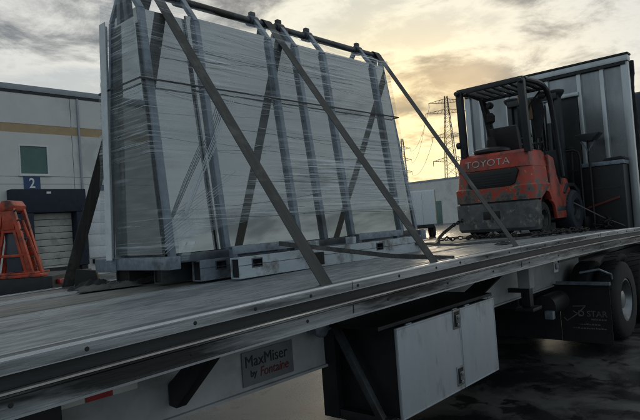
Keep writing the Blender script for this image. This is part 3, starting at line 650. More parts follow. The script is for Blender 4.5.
# ---------------------------------------------------------------- webbing straps
def strap(name, pts, wd, label, mt=m_strap, cat='strap', group=None, wv=(1,0,0)):
    o = MB(); wv = Vector(wv).normalized()*wd/2; P_ = [Vector(p) for p in pts]; vs = []; n = len(P_)
    for i, p in enumerate(P_):
        d = (P_[min(i+1,n-1)]-P_[max(i-1,0)]).normalized(); nrm = d.cross(wv).normalized()*.0022
        vs += [p-wv-nrm, p+wv-nrm, p+wv+nrm, p-wv+nrm]
    o.add(vs, [(i*4+k_, i*4+(k_+1)%4, (i+1)*4+(k_+1)%4, (i+1)*4+k_) for i in range(n-1) for k_ in range(4)]+[(3,2,1,0), tuple(range(4*n-4, 4*n))])
    return tag(o.build(name, mt), label, cat, group)
def over(xn, xp, xf, label):
    pts = []
    a = Vector((xn, Y0+.03, dk(xn)-.045)); a2 = Vector((xn, Y0+.07, dk(xn)+.012)); top = Vector((xp, PY, PZ)); e2 = Vector((xf, Y1-.07, dk(xf)+.012)); e = Vector((xf, Y1-.03, dk(xf)-.045))
    th0 = math.radians(148); th1 = math.radians(28); arc = [top+.042*Vector((0, math.cos(t), math.sin(t))) for t in frange(th0, th1, 8)]
    def ln(p, q, n, sag): return [p.lerp(q, t)+Vector((0,0,-sag*4*t*(1-t))) for t in frange(0, 1, n)]
    pts = [a]+ln(a2, arc[0], 12, .01)+arc[1:-1]+ln(arc[-1], e2, 12, .008)+[e]
    return strap('cargo_strap', pts, .1, label, group='wide black straps over the rack')
over(2.45, 2.48, 2.08, 'wide black webbing strap over the rack, nearest the loading dock')
over(3.63, 3.68, 3.70, 'wide black webbing strap over the middle of the glass rack')
over(5.06, 5.38, 5.15, 'wide black webbing strap over the rack end beside the forklift')
strap('tie_strap', [(2.95, 3.09, 1.70), (3.2, 3.02, 1.655), (3.6, 2.55, 1.54), (3.9, 2.26, 1.494), (3.93, 2.2, 1.488)], .035, 'narrow dark strap slanting from the rack base to the deck edge', wv=(.3,.2,1))
strap('tie_strap', [(4.80, 3.10, 1.56), (5.3, 2.95, 1.505), (6.2, 2.78, 1.49), (6.9, 2.72, 1.487)], .03, 'narrow dark strap lying on the deck from rack toward forklift', wv=(0,.6,.6))

# ---------------------------------------------------------------- crumpled cloth on the deck
def cloth(name, c, sx, sy, hz, seed, mt, label, rot=0.0):
    def fn(u, v):
        x = (u-.5)*2; y = (v-.5)*2; n1 = noise.noise((x*1.2+seed, y*.9, seed)); n2 = noise.noise((x*1.0, y*1.4+seed, 5+seed))
        ph = 7.5*x+2.2*y+3.0*n1+seed
        fold = 1-2*abs(math.sin(ph*.5))**.7; env = max(0, 1-max(abs(x), abs(y))**4)
        h = env*(.42+.30*fold+.5*max(0, n2)+.08*math.sin(11*y+4*n1))
        px = (x+.13*math.cos(ph)*env)*sx*(1+.3*n2); py = (y+.2*n1)*sy*(1+.25*n1)
        X = c[0]+px*math.cos(rot)-py*math.sin(rot); Y = c[1]+px*math.sin(rot)+py*math.cos(rot)
        return (X, Y, dk(X)+.006+max(0, h)*hz)
    return tag(MB().grid(46, 46, fn).build(name, mt), label, 'cloth', 'cloths left on the deck')
cloth('crumpled_cloth', (2.10, 4.28, 0), .16, .11, .085, 1.3, m_ragd, 'black crumpled cloth on deck between far strap and rack', .4)
cloth('crumpled_cloth', (2.10, 4.06, 0), .22, .15, .05, 4.1, m_rag, 'pale grey crumpled cloth below the rear end of the rack', -.3)
cloth('crumpled_cloth', (2.42, 4.10, 0), .24, .12, .05, 7.7, m_rag, 'flattened tan cloth lying under the rear rack base', .2)
MB_ = MB().prism([(-.12,0),(.10,0),(.07,.12),(-.10,.14)], lambda a, z: (2.14+a*.5, 4.46-a*.9, dk(2.1)+.004+z), lambda a, z: (2.18+a*.5, 4.50-a*.9, dk(2.1)+.004+z)); tag(MB_.build('rubber_edge_pad', m_rubber, None, bevel=.006), 'black rubber pad standing beside the far strap foot', 'pad')

# ---------------------------------------------------------------- forklift
FX = 7.09; FZ = dk(7.6)-.0; FY = 3.36
fk = thing('forklift', 'worn red forklift with black overhead guard parked facing the bulkhead', 'forklift', (FX+.8, FY, FZ))
def fx(u): return FX+u
def fz(h): return FZ+h
def slab(prof, name, mt, parent, bevel=.03, seg=3):      # prof: (u, halfwidth, z) rings -> loft of rounded plan
    o = MB(); rings = []
    for (u0, u1, hw, z, cr) in prof:
        pts = []
        for (cx_, cy_, a0) in ((u1-.05, hw-.05, 0), (u0+cr, hw-cr, 90), (u0+cr, -hw+cr, 180), (u1-.05, -hw+.05, 270)):
            r = cr if a0 in (90, 180) else .05
            for t in frange(0, 90, 6): a = math.radians(a0+t); pts.append((fx(cx_+r*math.cos(a)), FY+cy_+r*math.sin(a), fz(z)))
        rings.append(pts)
    n = len(rings[0]); vs = [p for r in rings for p in r]; m_ = len(rings)
    o.add(vs, [(i*n+k_, i*n+(k_+1)%n, (i+1)*n+(k_+1)%n, (i+1)*n+k_) for i in range(m_-1) for k_ in range(n)]+[tuple(range(n-1,-1,-1)), tuple(range((m_-1)*n, m_*n))])
    return o.build(name, mt, parent)
lower = slab([(.04,.26,.53,.09,.10),(.0,.26,.55,.13,.12),(.0,.26,.56,.46,.12)], 'lower_counterweight', m_weight, fk)
slab([(.03,.27,.53,.461,.12),(.03,.27,.53,.482,.12)], 'seam', m_black, fk)
cw = MB()
slab([(.01,.30,.555,.483,.12),(.0,.62,.56,.66,.13),(.02,.62,.545,.68,.13)], 'counterweight', m_wear, fk)
# mid part with the radiator recess
mid = MB()
def midbox(y0, y1, u0): mid.box(fx(u0), fx(.62), FY+y0, FY+y1, fz(.681), fz(.905))
slab([(.03,.62,.535,.681,.13),(.05,.62,.52,.905,.13)], 'counterweight', m_wear, fk)
rc = MB().prism([(-.43,.885),(.27,.895),(.30,.86),(.24,.70),(.17,.665),(-.34,.655),(-.40,.69)], lambda y, z: (fx(.0), FY-y-.08, fz(z)), lambda y, z: (fx(.07), FY-y-.08, fz(z))).build('radiator_opening', m_ink, fk, bevel=.01)
for i in range(5): MB().box(fx(-.004), fx(.0), FY-.28, FY+.26, fz(.70+.032*i), fz(.708+.032*i)).build('grille_bar', m_fblack, fk)
hood = slab([(.03,.66,.52,.907,.13),(.05,.66,.485,1.09,.12),(.09,.66,.455,1.125,.12)], 'hood_cap', m_red, fk)
text('lettering', 'TOYOTA', .125, face_mx((fx(.033), FY+.36, fz(.955))) @ Matrix.Rotation(math.radians(-6), 4, 'X'), m_worntext, fk, bold=0, sx=1.22, extr=.004)
# tow pin, lower weight cut-out
MB().box(fx(-.004), fx(.1), FY-.10, FY+.14, fz(.25), fz(.36)).build('tow_recess', m_ink, fk, bevel=.01)
MB().cyl((fx(.0), FY+.02, fz(.22)), (fx(.0), FY+.02, fz(.42)), .018, n=10).build('tow_pin', m_darksteel, fk)
# side body panels
for s in (-1, 1):
    prof = [(.62,.44),(.62,1.06),(.80,1.02),(.88,.80),(.98,.66),(1.10,.62),(1.16,.75),(1.26,.74),(1.36,.60),(1.40,.42),(1.16,.20),(.78,.20),(.74,.36),(.68,.42)]
    MB().prism([(u, z) for u, z in prof], lambda u, z: (fx(u), FY+s*.50, fz(z)), lambda u, z: (fx(u), FY+s*.545, fz(z))).build('side_panel', m_red, fk, bevel=.012)
    MB().prism([(.26,.44),(.30,.53),(.42,.58),(.55,.56),(.62,.46),(.62,.66),(.26,.66)], lambda u, z: (fx(u), FY+s*.45, fz(z)), lambda u, z: (fx(u), FY+s*.55, fz(z))).build('wheel_arch', m_red, fk, bevel=.006)
    MB().box(fx(.80), fx(1.15), FY+s*.44, FY+s*.548, fz(.30), fz(.36)).build('step', m_fblack, fk, bevel=.006)
    MB().prism([(1.06,.55),(1.2,.68),(1.5,.68),(1.72,.58),(1.76,.46),(1.70,.44),(1.66,.53),(1.48,.63),(1.26,.63),(1.12,.53)], lambda u, z: (fx(u), FY+s*.36, fz(z)), lambda u, z: (fx(u), FY+s*.56, fz(z))).build('fender', m_fblack, fk, bevel=.008)
MB().box(fx(.60), fx(1.5), FY-.44, FY+.44, fz(.18), fz(.62)).build('chassis', m_fblack, fk, bevel=.02)
MB().box(fx(.30), fx(.60), FY-.33, FY+.33, fz(.2), fz(.48)).build('steer_axle', m_fblack, fk)
MB().box(fx(.58), fx(.98), FY-.40, FY+.40, fz(.62), fz(1.08)).build('engine_cover', m_fblack, fk, bevel=.03)
MB().box(fx(1.36), fx(1.52), FY-.42, FY+.42, fz(.62), fz(1.18)).build('dash', m_fblack, fk, bevel=.03)
for s in (-1, 1):
    wheel(fk, (fx(.44), FY+s*.42, fz(.22)), .22, .17, .13, m_rubber, s, m_fblack)
    wheel(fk, (fx(1.42), FY+s*.49, fz(.29)), .29, .22, .17, m_blue, s, m_fblack)
# overhead guard
for s in (-1, 1):
    MB().beam((fx(.10), FY-.055+s*.44, fz(1.08)), (fx(.02), FY-.075+s*.43, fz(2.0)), .075, .085, (0,1,0)).build('rear_post', m_fblack, fk, bevel=.008)
    pts = [Vector((fx(.06), FY-.06+s*.46, fz(2.0))), Vector((fx(.45), FY-.06+s*.46, fz(2.015))), Vector((fx(.70), FY-.06+s*.46, fz(2.0))), Vector((fx(.84), FY-.06+s*.46, fz(1.94))), Vector((fx(.93), FY-.06+s*.46, fz(1.82))), Vector((fx(1.08), FY-.06+s*.45, fz(1.35))), Vector((fx(1.22), FY-.06+s*.44, fz(.78)))]
    MB().tube(pts, .036, 10).build('front_post', m_fblack, fk)
MB().box(fx(.0), fx(.07), FY-.535, FY+.385, fz(1.965), fz(2.03)).build('roof_beam', m_fblack, fk, bevel=.01)
MB().box(fx(.76), fx(.82), FY-.52, FY+.40, fz(1.955), fz(2.0)).build('roof_beam', m_fblack, fk, bevel=.01)
for i in range(7): y = FY-.43+.12*i; MB().beam((fx(.06), y, fz(2.0)), (fx(.78), y, fz(1.985)), .045, .035).build('roof_bar', m_fblack, fk)
for s in (-1, 1): MB().lathe((fx(-.02), FY-.075+s*.44, fz(1.97)), (-1,0,0), [(0,.03),(.03,.034),(.05,.025)], 12).build('rear_lamp', m_fblack, fk)
MB().lathe((fx(.05), FY+.405, fz(1.28)), (0,1,0), [(0,.02),(.02,.045),(.05,.045),(.06,.03)], 12).build('rear_lamp', m_fblack, fk)
# seat, wheel, levers
st = MB().box(fx(.58), fx(1.0), FY-.24, FY+.24, fz(1.085), fz(1.19)).build('seat', m_seat, fk, bevel=.04, seg=3)
MB().prism([(.52,1.14),(.62,1.14),(.58,1.40),(.52,1.50),(.44,1.50),(.46,1.38)], lambda u, z: (fx(u), FY-.22, fz(z)), lambda u, z: (fx(u), FY+.22, fz(z))).build('backrest', m_seat, st, bevel=.03)
MB().lathe((fx(.33), FY+.10, fz(1.126)), (0,0,1), [(0,.22),(.03,.25),(.06,.25),(.085,.20),(.10,.08)], 24).build('intake_cover', m_fblack, fk)
mr = MB(); mr.tube([(fx(.34), FY+.14, fz(1.22)), (fx(.34), FY+.13, fz(1.42)), (fx(.3), FY+.14, fz(1.62)), (fx(.22), FY+.16, fz(1.90)), (fx(.1), FY+.30, fz(1.96))], .022, 8); mr.lathe((fx(.31), FY+.07, fz(1.55)), (0,0,1), [(0,.03),(.02,.055),(.10,.06),(.14,.03)], 14); mr.lathe((fx(.34), FY+.10, fz(1.22)), (0,0,1), [(0,.07),(.1,.06),(.15,.04)], 14); mr.build('tank_hose', m_rubber, fk)
sw = MB().tube([(fx(1.14)+.15*math.cos(a)*.8, FY+.02+.15*math.sin(a), fz(1.30)-.15*math.cos(a)*.5) for a in frange(0, 2*PI*23/24, 23)], .014, 8, True); sw.tube([(fx(1.14), FY+.02, fz(1.30)), (fx(1.34), FY+.02, fz(1.10))], .025, 8); sw.build('steering_wheel', m_fblack, fk)
for i in range(4):
    y = FY-.34+.055*i; lv = MB().tube([(fx(1.1), y, fz(1.05)), (fx(1.06), y, fz(1.2)), (fx(1.0), y, fz(1.26))], .008, 6); lv.lathe((fx(1.0), y, fz(1.25)), (0,0,1), [(0,.008),(.015,.018),(.035,.012)], 8); lv.build('lever', m_fblack, fk)
# hanging tag and amber beacon inside the guard
MB().lathe((fx(.74), FY-.20, fz(1.93)), (0,0,-1), [(0,.045),(.03,.05),(.10,.042),(.12,.02)], 14).build('beacon', m_amber, fk)
MB().box(fx(.40), fx(.41), FY-.36, FY-.31, fz(1.6), fz(1.82)).build('tag_strip', m_rag, fk)
for k_, (y, r_) in enumerate(((-.10,.016),(-.05,.016),(.06,.02),(.12,.014))):
    MB().tube([(fx(1.56), FY+y, fz(.5)), (fx(1.55), FY+y, fz(1.5)), (fx(1.58), FY+y, fz(1.85)), (fx(1.68), FY+y, fz(1.93)), (fx(1.74), FY+y, fz(1.8)), (fx(1.75), FY+y, fz(1.1))], r_, 7).build('hydraulic_hose', m_rubber, fk)
MB().tube([(fx(.80), FY-.44, fz(1.95)), (fx(.78), FY-.30, fz(1.80)), (fx(.80), FY-.22, fz(1.60)), (fx(.86), FY-.25, fz(1.35))], .012, 6).build('cable_loop', m_rubber, fk)
jk = MB()
def jacket(u, v):
    z = 1.88-.55*v; a = 2*PI*u; r = .05+.055*math.sin(PI*min(1, v*1.1+.12))+.012*noise.noise((math.cos(a)*2, math.sin(a)*2, z*6)); return (fx(.92)+r*.5*math.cos(a), FY-.33+r*math.sin(a), fz(z))
jk.grid(18, 16, jacket).build('hung_jacket', m_ragd, fk)
jk2 = MB().prism([(-.03,1.60),(.03,1.58),(.035,1.82),(-.01,1.86)], lambda y, z: (fx(.84), FY-.27+y, fz(z)), lambda y, z: (fx(.85), FY-.27+y, fz(z))).build('hung_glove', m_tan, fk)
for s in (-1, 1): MB().lathe((fx(.80), FY-.06+s*.38, fz(1.90)), (1,0,0), [(0,.03),(.03,.055),(.07,.055),(.075,.04)], 12).build('work_lamp', m_fblack, fk)
# mast
for s in (-1, 1):
    ms = MB().box(fx(1.62), fx(1.76), FY+s*.36-.035, FY+s*.36+.035, fz(.06), fz(2.02)).build('mast_channel', m_fblack, fk, bevel=.006)
    MB().box(fx(1.66), fx(1.80), FY+s*.28-.03, FY+s*.28+.03, fz(.10), fz(2.05)).build('inner_channel', m_fblack, ms, bevel=.006)
    MB().cyl((fx(1.60), FY+s*.24, fz(.2)), (fx(1.60), FY+s*.24, fz(1.6)), .035, n=14).build('lift_cylinder', m_fblack, ms)
    MB().beam((fx(1.70), FY+s*.16, fz(.3)), (fx(1.70), FY+s*.16, fz(1.9)), .012, .03).build('lift_chain', m_chain, ms)
    MB().lathe((fx(1.69), FY+s*.34, fz(2.02)), (0,0,1), [(-.05,.06),(.0,.10),(.03,.12),(.06,.12),(.075,.08)], 16).build('mast_cap', m_fblack, ms)
for z in (.28, 1.0, 1.95): MB().box(fx(1.58), fx(1.63), FY-.38, FY+.38, fz(z), fz(z+.09)).build('mast_crossbar', m_fblack, fk, bevel=.006)
cg = MB()
for z in (.12, .5): cg.box(fx(1.80), fx(1.86), FY-.45, FY+.45, fz(z), fz(z+.09))
cg.build('carriage', m_fblack, fk, bevel=.006)
lbk = MB()
for i in range(6): lbk.box(fx(1.84), fx(1.87), FY-.45+.172*i, FY-.42+.172*i, fz(.59), fz(1.2))
lbk.box(fx(1.838), fx(1.872), FY-.46, FY+.455, fz(1.2), fz(1.235)); lbk.build('load_backrest', m_fblack, fk, bevel=.003)

# ---------------------------------------------------------------- chains
def chain(pts, label, lk=.065, r=.008):
    P_ = [Vector(p) for p in pts]; o = MB(); acc = 0; k_ = 0; cur = P_[0]; i = 0
    samples = []
    for a, b in zip(P_[:-1], P_[1:]):
        n = max(1, int((b-a).length/(lk*.62)))
        for j in range(n): samples.append((a.lerp(b, (j+.5)/n), (b-a).normalized()))
    for k_, (p, d) in enumerate(samples):
        up = Vector((0,0,1)) if k_ % 2 else d.cross(Vector((0,0,1))).normalized()
        sd_ = (up-d*up.dot(d)).normalized()
        ring = [p+d*(lk/2)*math.cos(t)+sd_*(lk*.3)*math.sin(t) for t in frange(0, 2*PI*9/10, 9)]
        o.tube(ring, r, 5, True)
    return tag(o.build('tie_down_chain', m_chain), label, 'chain', 'chains holding the forklift')
def pile(x0, x1, y0, y1, n, zz):
    pts = []
    for i in range(n):
        t = i/(n-1); x = x0+(x1-x0)*t; pts.append((x, y0+(y1-y0)*t+random.uniform(-.07,.07), dk(x)+.02+zz*abs(noise.noise((i*1.7, 0, 3)))+.008*(i % 3)))
    return pts
chain(pile(6.75, 8.0, 2.74, 2.62, 26, .07)+pile(8.0, 7.0, 2.64, 2.72, 22, .09)+pile(7.0, 8.35, 2.70, 2.58, 22, .08), 'heap of dark chain on the deck beside the forklift')
chain([(5.55, 3.30, dk(5.6)+.02), (5.9, 3.5, dk(6)+.06), (6.4, 3.72, dk(6.4)+.11), (6.9, 3.85, dk(7)+.2), (7.1, 3.8, dk(7)+.26)], 'dark chain slung from forklift rear toward the glass rack')
chain(pile(6.4, 7.05, 3.75, 3.5, 14, .06)+pile(7.0, 6.9, 3.5, 2.95, 14, .05), 'loose chain lying on the deck behind the forklift')
strap('tie_down_strap', [(8.45, 2.79, fz(.40)), (8.8, 2.50, fz(.15)), (9.02, 2.24, dk(9)+.02)], .04, 'thin tan strap from forklift wheel to the deck edge', mt=m_rag, wv=(1,0,.2))
cloth('crumpled_cloth', (5.45, 2.50, 0), .10, .06, .035, 3.3, m_ragd, 'small black cloth on the deck edge near the forklift strap', .1)

# ---------------------------------------------------------------- gear in front of the bulkhead
cbn = thing('steel_cabinet', 'black job box against the bulkhead with a pale top rim', 'cabinet', (9.08, 2.5, dk(9)))
cz = dk(9.1)
MB().box(8.98, 9.235, 2.24, 2.80, cz+.003, cz+.93).build('body', m_black, cbn, bevel=.01)
MB().box(8.965, 9.235, 2.225, 2.815, cz+.932, cz+.99).build('rim', m_galv, cbn, bevel=.006)
MB().box(8.975, 8.979, 2.30, 2.74, cz+.60, cz+.615).build('hinge_bar', m_darkmetal, cbn)
tag(MB().prism([(2.2,0),(2.52,0),(2.47,.04),(2.26,.05)], lambda y, z: (8.97, y, cz+.992+z), lambda y, z: (9.2, y, cz+.996+z)).build('folded_sack', m_ragd, None, bevel=.01), 'flat black sack lying on top of the job box', 'sack')
bs = thing('tray_stand', 'black tray on a thin stand in front of the bulkhead', 'stand', (8.90, 2.66, cz))
MB().prism([(-.17,.13),(.17,.13),(.15,.10),(.06,.02),(-.06,.02),(-.15,.10)], lambda y, z: (8.78, 2.64+y, cz+1.28+z), lambda y, z: (9.0, 2.64+y, cz+1.28+z)).build('tray', m_fblack, bs, bevel=.012)
MB().tube([(8.9, 2.66, cz+.01), (8.9, 2.66, cz+1.30)], .018, 10).build('pole', m_black, bs)
for s in (-1, 1): MB().beam((8.89, 2.66, cz+1.16), (8.89, 2.66+s*.10, cz+1.31), .02, .02).build('brace', m_galv, bs)
MB().lathe((8.9, 2.66, cz+.004), (0,0,1), [(0,.14),(.02,.14),(.03,.05)], 20).build('base', m_black, bs)
ht = thing('hand_truck', 'black tubular hand truck standing between forklift and job box', 'hand truck', (8.85, 2.9, cz))
MB().tube([(8.86, 2.78, cz+.05), (8.86, 2.78, cz+1.10), (8.86, 2.80, cz+1.17), (8.86, 2.86, cz+1.2), (8.86, 3.08, cz+1.2), (8.86, 3.14, cz+1.17), (8.86, 3.16, cz+1.1), (8.86, 3.16, cz+.05)], .016, 10).build('frame', m_black, ht)
for z in (.3, .6, .9): MB().beam((8.86, 2.78, cz+z), (8.86, 3.16, cz+z), .02, .02).build('crossbar', m_black, ht)
MB().box(8.66, 8.86, 2.80, 3.14, cz+.004, cz+.012).build('toe_plate', m_black, ht)
for y in (2.76, 3.18): MB().lathe((8.92, y, cz+.11), (0,1,0), [(-.02,.09),(-.015,.105),(.015,.105),(.02,.09)], 18).build('wheel', m_rubber, ht)
tag(MB().beam((8.90, 2.30, cz+.46), (8.90, 2.74, cz+.33), .025, .03).build('pry_bar', m_dullred, None, bevel=.004), 'dull red bar propped across the front of the job box', 'bar')
pp = []
random.seed(3)
for i in range(30): pp.append((8.7+.25*random.random(), 2.35+.4*random.random()*i/30+.05, cz+.03+.2*random.random()*(1-i/40)))
tag(MB().tube(pp, .012, 6).build('tangled_hose', m_rubber), 'tangle of black hose heaped at the foot of the job box', 'hose')

# ---------------------------------------------------------------- warehouse with dock door
WY = 30.0; WT = 9.62
wh = thing('warehouse', 'pale grey warehouse with tan band, green window and dock door', 'building', (12, WY, 0))
seams = [-24.2, -16.6, -8.9, -1.3, 6.35, 14.03, 21.7, 29.4, 36.0]
hole = (11.30, 12.75, 5.36, 6.89)
for a, b in zip(seams[:-1], seams[1:]):
    a += .015; b -= .015; o = MB()
    zs = [0, 4.90, 5.28, 7.49]
    strips = [(0, 4.895), (4.915, 5.275), (5.295, 7.488), (7.942, WT)]
    for z0, z1 in strips:
        if a < hole[0] < b and z0 < hole[2]+.2 < z1:
            o.box(a, hole[0], WY, WY+.2, z0, z1); o.box(hole[1], b, WY, WY+.2, z0, z1); o.box(hole[0], hole[1], WY, WY+.2, z0, hole[2]); o.box(hole[0], hole[1], WY, WY+.2, hole[3], z1)
        else: o.box(a, b, WY, WY+.2, z0, z1)
    o.build('wall_panel', m_bwall, wh)
MB().box(seams[0], seams[-1], WY+.012, WY+.2, 7.4885, 7.9415).build('tan_band', m_band, wh)
MB().box(seams[0], seams[-1], WY+.21, WY+18, 0, 9.3).build('building_body', m_bwall, wh)
MB().box(seams[0], seams[-1], WY-.05, WY+.35, WT+.002, WT+.30).build('parapet_cap', m_bcap, wh, bevel=.02)
MB().box(seams[0], seams[-1], WY-.02, WY-.002, WT-.14, WT).build('dark_line', m_black, wh)  # black strip along the wall just below the parapet cap
wn = MB(); x0, x1, z0, z1 = hole; f_ = .07
wn.box(x0, x0+f_, WY-.015, WY+.1, z0, z1); wn.box(x1-f_, x1, WY-.015, WY+.1, z0, z1); wn.box(x0+f_, x1-f_, WY-.015, WY+.1, z1-f_, z1); wn.box(x0+f_, x1-f_, WY-.015, WY+.1, z0, z0+f_)
wf = wn.build('window', m_foam, wh)
MB().box(x0+f_, x1-f_, WY+.05, WY+.06, z0+f_, z1-f_).build('pane', m_win, wf)
MB().box(x0-.05, x1+.05, WY-.06, WY-.016, z0-.07, z0).build('sill', m_bwall, wf)
# dock shelter and door
dx0, dx1, dz0, dz1 = 11.62, 13.75, .72, 3.42
sh = MB().box(10.62, 14.30, WY-.62, WY-.002, dz1+.0, 4.60).build('dock_shelter', m_navy, wh, bevel=.05)
for a, b in ((10.62, dx0), (dx1-.0, 14.30)): MB().box(a, b, WY-.60, WY-.004, dz0-.1, dz1-.002).build('side_curtain', m_navy, sh, bevel=.05)
MB().box(12.28, 12.50, WY-.632, WY-.621, 4.36, 4.46).build('guide_mark', m_wht, sh)
dd = MB().box(dx0, dx1, WY-.03, WY-.004, dz0, dz1-.003).build('dock_door', m_black, wh)
nsl = 8
for i in range(nsl):
    a = dz0+.012+(dz1-dz0-.012)*i/nsl; b = dz0+(dz1-dz0-.012)*(i+1)/nsl
    MB().box(dx0+.04, dx1-.04, WY-.07, WY-.031, a, b-.012).build('door_panel', m_door, dd, bevel=.012)
MB().box(10.6, 14.3, WY-.35, WY-.004, .0, .615).build('dock_face', m_black, wh)
for x in (11.3, 13.9): MB().box(x, x+.3, WY-.55, WY-.352, .25, .615).build('dock_bumper', m_rubber, wh, bevel=.02)
sg = MB().box(11.45, 12.25, WY-.03, WY-.004, 4.63, 5.28).build('number_sign', m_sign, wh)
text('number', '2', .70, face_my((11.70, WY-.033, 4.71)), m_signw, sg, bold=.012, sx=.85, extr=.003)
MB().box(14.36, 14.46, WY-.11, WY-.003, .2, 9.5).build('downpipe', m_bcap, wh, bevel=.02)
for x in (9.0, 18.0): MB().prism([(0,0),(.28,-.02),(.28,-.14),(0,-.22)], lambda y, z: (x-.2, WY-.005-y, 7.2+z), lambda y, z: (x+.2, WY-.005-y, 7.2+z)).build('wall_pack_lamp', m_darkmetal, wh, bevel=.02)
# neighbouring dock bay, smaller blue sign and pale door
d3 = MB().box(14.5, 16.9, WY-.05, WY-.004, .9, 4.1).build('side_door', m_signw, wh)
for i in range(5): MB().box(14.55, 16.85, WY-.09, WY-.051, .92+.63*i, 1.53+.63*i).build('door_panel', m_foam, d3, bevel=.01)
MB().box(15.2, 16.4, WY-.03, WY-.004, 4.56, 4.86).build('small_sign', m_sign, wh)
for i in range(4): MB().box(14.75+.3*i, 14.95+.3*i, WY-.20, WY-.004, .62, .84).build('dock_bumper', m_rubber, wh)
MB().lathe((9.3, WY-.1, 6.3), (0,-1,0), [(-.1,.12),(.0,.14),(.12,.10)], 12).build('wall_lamp', m_black, wh)

# ---------------------------------------------------------------- parked trailer with red A-frame machine
rt = thing('machine_trailer', 'black equipment trailer carrying a red A-frame machine near the dock', 'trailer', (5, 13.2, 0))
bx = Vector((.67, -.74, 0)); by_ = Vector((.74, .67, 0)); rc0 = Vector((4.80, 13.62, 0))
def rp(a, b, z): v = rc0+bx*a+by_*b; return (v.x, v.y, z)
def rbox(a0, a1, b0, b1, z0, z1, name, mt, parent=rt, bevel=.01):
    vs = [rp(a, b, z) for a in (a0, a1) for b in (b0, b1) for z in (z0, z1)]
    return MB().add(vs, [(0,1,3,2),(4,6,7,5),(0,4,5,1),(2,3,7,6),(0,2,6,4),(1,5,7,3)]).build(name, mt, parent, bevel=bevel)
rbox(-3.2, .92, 0, 2.2, .62, 1.12, 'chassis', m_black)
rbox(-3.2, .70, -.02, .3, 1.125, 1.19, 'red_sill', m_lift_red)
rbox(.925, 1.0, .2, .5, .93, 1.03, 'tail_lamp', m_lens)
rbox(.92, .99, .55, 1.9, .75, .9, 'rear_bar', m_galv)
for a in (-2.6, -1.6, .1):
    for b in (.15, 2.0):
        c_ = rp(a, b, .42); o = MB().lathe(c_, by_, [(-.12,.2),(-.12,.38),(-.09,.42),(.09,.42),(.12,.38),(.12,.2)], 24).build('wheel', m_rubber, rt)
# A-frame
def rb(p, q, wd, h, name='frame_leg', mt=m_lift_red): return MB().beam(rp(*p), rp(*q), wd, h, tuple(by_)).build(name, mt, rt, bevel=.008)
for b in (.10, .55):
    rb((-.44,b,1.19),(-.14,b,2.72),.085,.10); rb((.44,b,1.19),(.07,b,2.72),.085,.10); rb((-.36,b,1.19),(-.10,b,2.4),.06,.07); rb((.32,b,1.19),(.05,b,2.4),.06,.07)
    rb((-.2,b,2.18),(.2,b,2.18),.09,.06,'cross_plate'); rb((-.36,b,1.62),(.38,b,1.62),.06,.06,'cross_plate')
MB().prism([(-.17,2.62),(.11,2.62),(.14,2.74),(.06,2.86),(-.12,2.86),(-.20,2.74)], lambda a, z: rp(a, .03, z), lambda a, z: rp(a, .62, z)).build('head', m_lift_red, rt, bevel=.03)
MB().prism([(-.15,2.2),(.13,2.2),(.10,2.62),(-.13,2.62)], lambda a, z: rp(a, .05, z), lambda a, z: rp(a, .09, z)).build('face_plate', m_lift_red, rt, bevel=.01)
rbox(-.15, .17, .15, .5, 1.25, 2.15, 'inner_drum', m_cab)
for a0, a1 in ((-.60, -.24), (.56, .18)): MB().cyl(rp(a0, .3, 1.2), rp(a1, .3, 2.4), .035, n=10).build('cylinder', m_lift_red, rt)
rbox(-.9, .55, 0, .7, 1.192, 1.235, 'base_plate', m_lift_red)
rbox(-1.3, -.72, .1, .6, 1.20, 1.95, 'gearbox', m_lift_red, bevel=.06)
for i in range(7):
    t = i/6; p = rp(-.55+.36*t, .04, 1.35+1.25*t); q = rp(-.63+.36*t, .0, 1.40+1.25*t); MB().beam(p, q, .03, .03).build('lug', m_rag, rt)
    p = rp(.54-.40*t, .04, 1.35+1.25*t); q = rp(.62-.40*t, .0, 1.38+1.25*t); MB().beam(p, q, .03, .03).build('lug', m_rag, rt)
MB().tube([rp(-.4,.02,1.3), rp(-.3,-.05,1.8), rp(-.22,-.04,2.3), rp(-.3,.1,2.55)], .018, 6).build('hose', m_rubber, rt)

# ---------------------------------------------------------------- far yard
fb_ = thing('far_warehouse', 'distant pale warehouse with dark green door behind the forklift', 'building', (111, 70, 0))
MB().box(111, 150, 30, 86, 0, 9.45).build('wall', m_bwall, fb_); MB().box(110.9, 150.1, 29.9, 86.1, 9.452, 9.82).build('parapet_cap', m_bcap, fb_)
MB().box(110.93, 110.998, 64.3, 66.2, .05, 5.0).build('door', m_win, fb_)
for y in (72.5, 58.0, 52): MB().box(110.95, 110.998, y, y+1.9, .05, 5.0).build('door', m_win, fb_)
wt = thing('box_trailer', 'white box trailer parked in the yard beyond the rack end', 'trailer', (43, 27, 0))
tx = Vector((.669,-.74,0)); ty = Vector((.74,.67,0)); tc0 = Vector((42.3, 27.7, 0))
def wbox(a0, a1, b0, b1, z0, z1, name, mt, parent=wt, bevel=.02):
    vs = [tuple(tc0+tx*a+ty*b+Vector((0,0,z))) for a in (a0, a1) for b in (b0, b1) for z in (z0, z1)]
    return MB().add(vs, [(0,1,3,2),(4,6,7,5),(0,4,5,1),(2,3,7,6),(0,2,6,4),(1,5,7,3)]).build(name, mt, parent, bevel=bevel)
wbox(0, 2.3, 0, 12, 1.1, 4.1, 'body', m_signw); wbox(.05, 1.14, -.04, -.005, 1.15, 4.0, 'door', m_foam); wbox(1.16, 2.25, -.04, -.005, 1.15, 4.0, 'door', m_foam)
wbox(2.31, 2.36, -.02, .08, 1.1, 4.1, 'corner_post', m_band); wbox(.2, 2.1, .1, 11, .8, 1.09, 'frame', m_black)
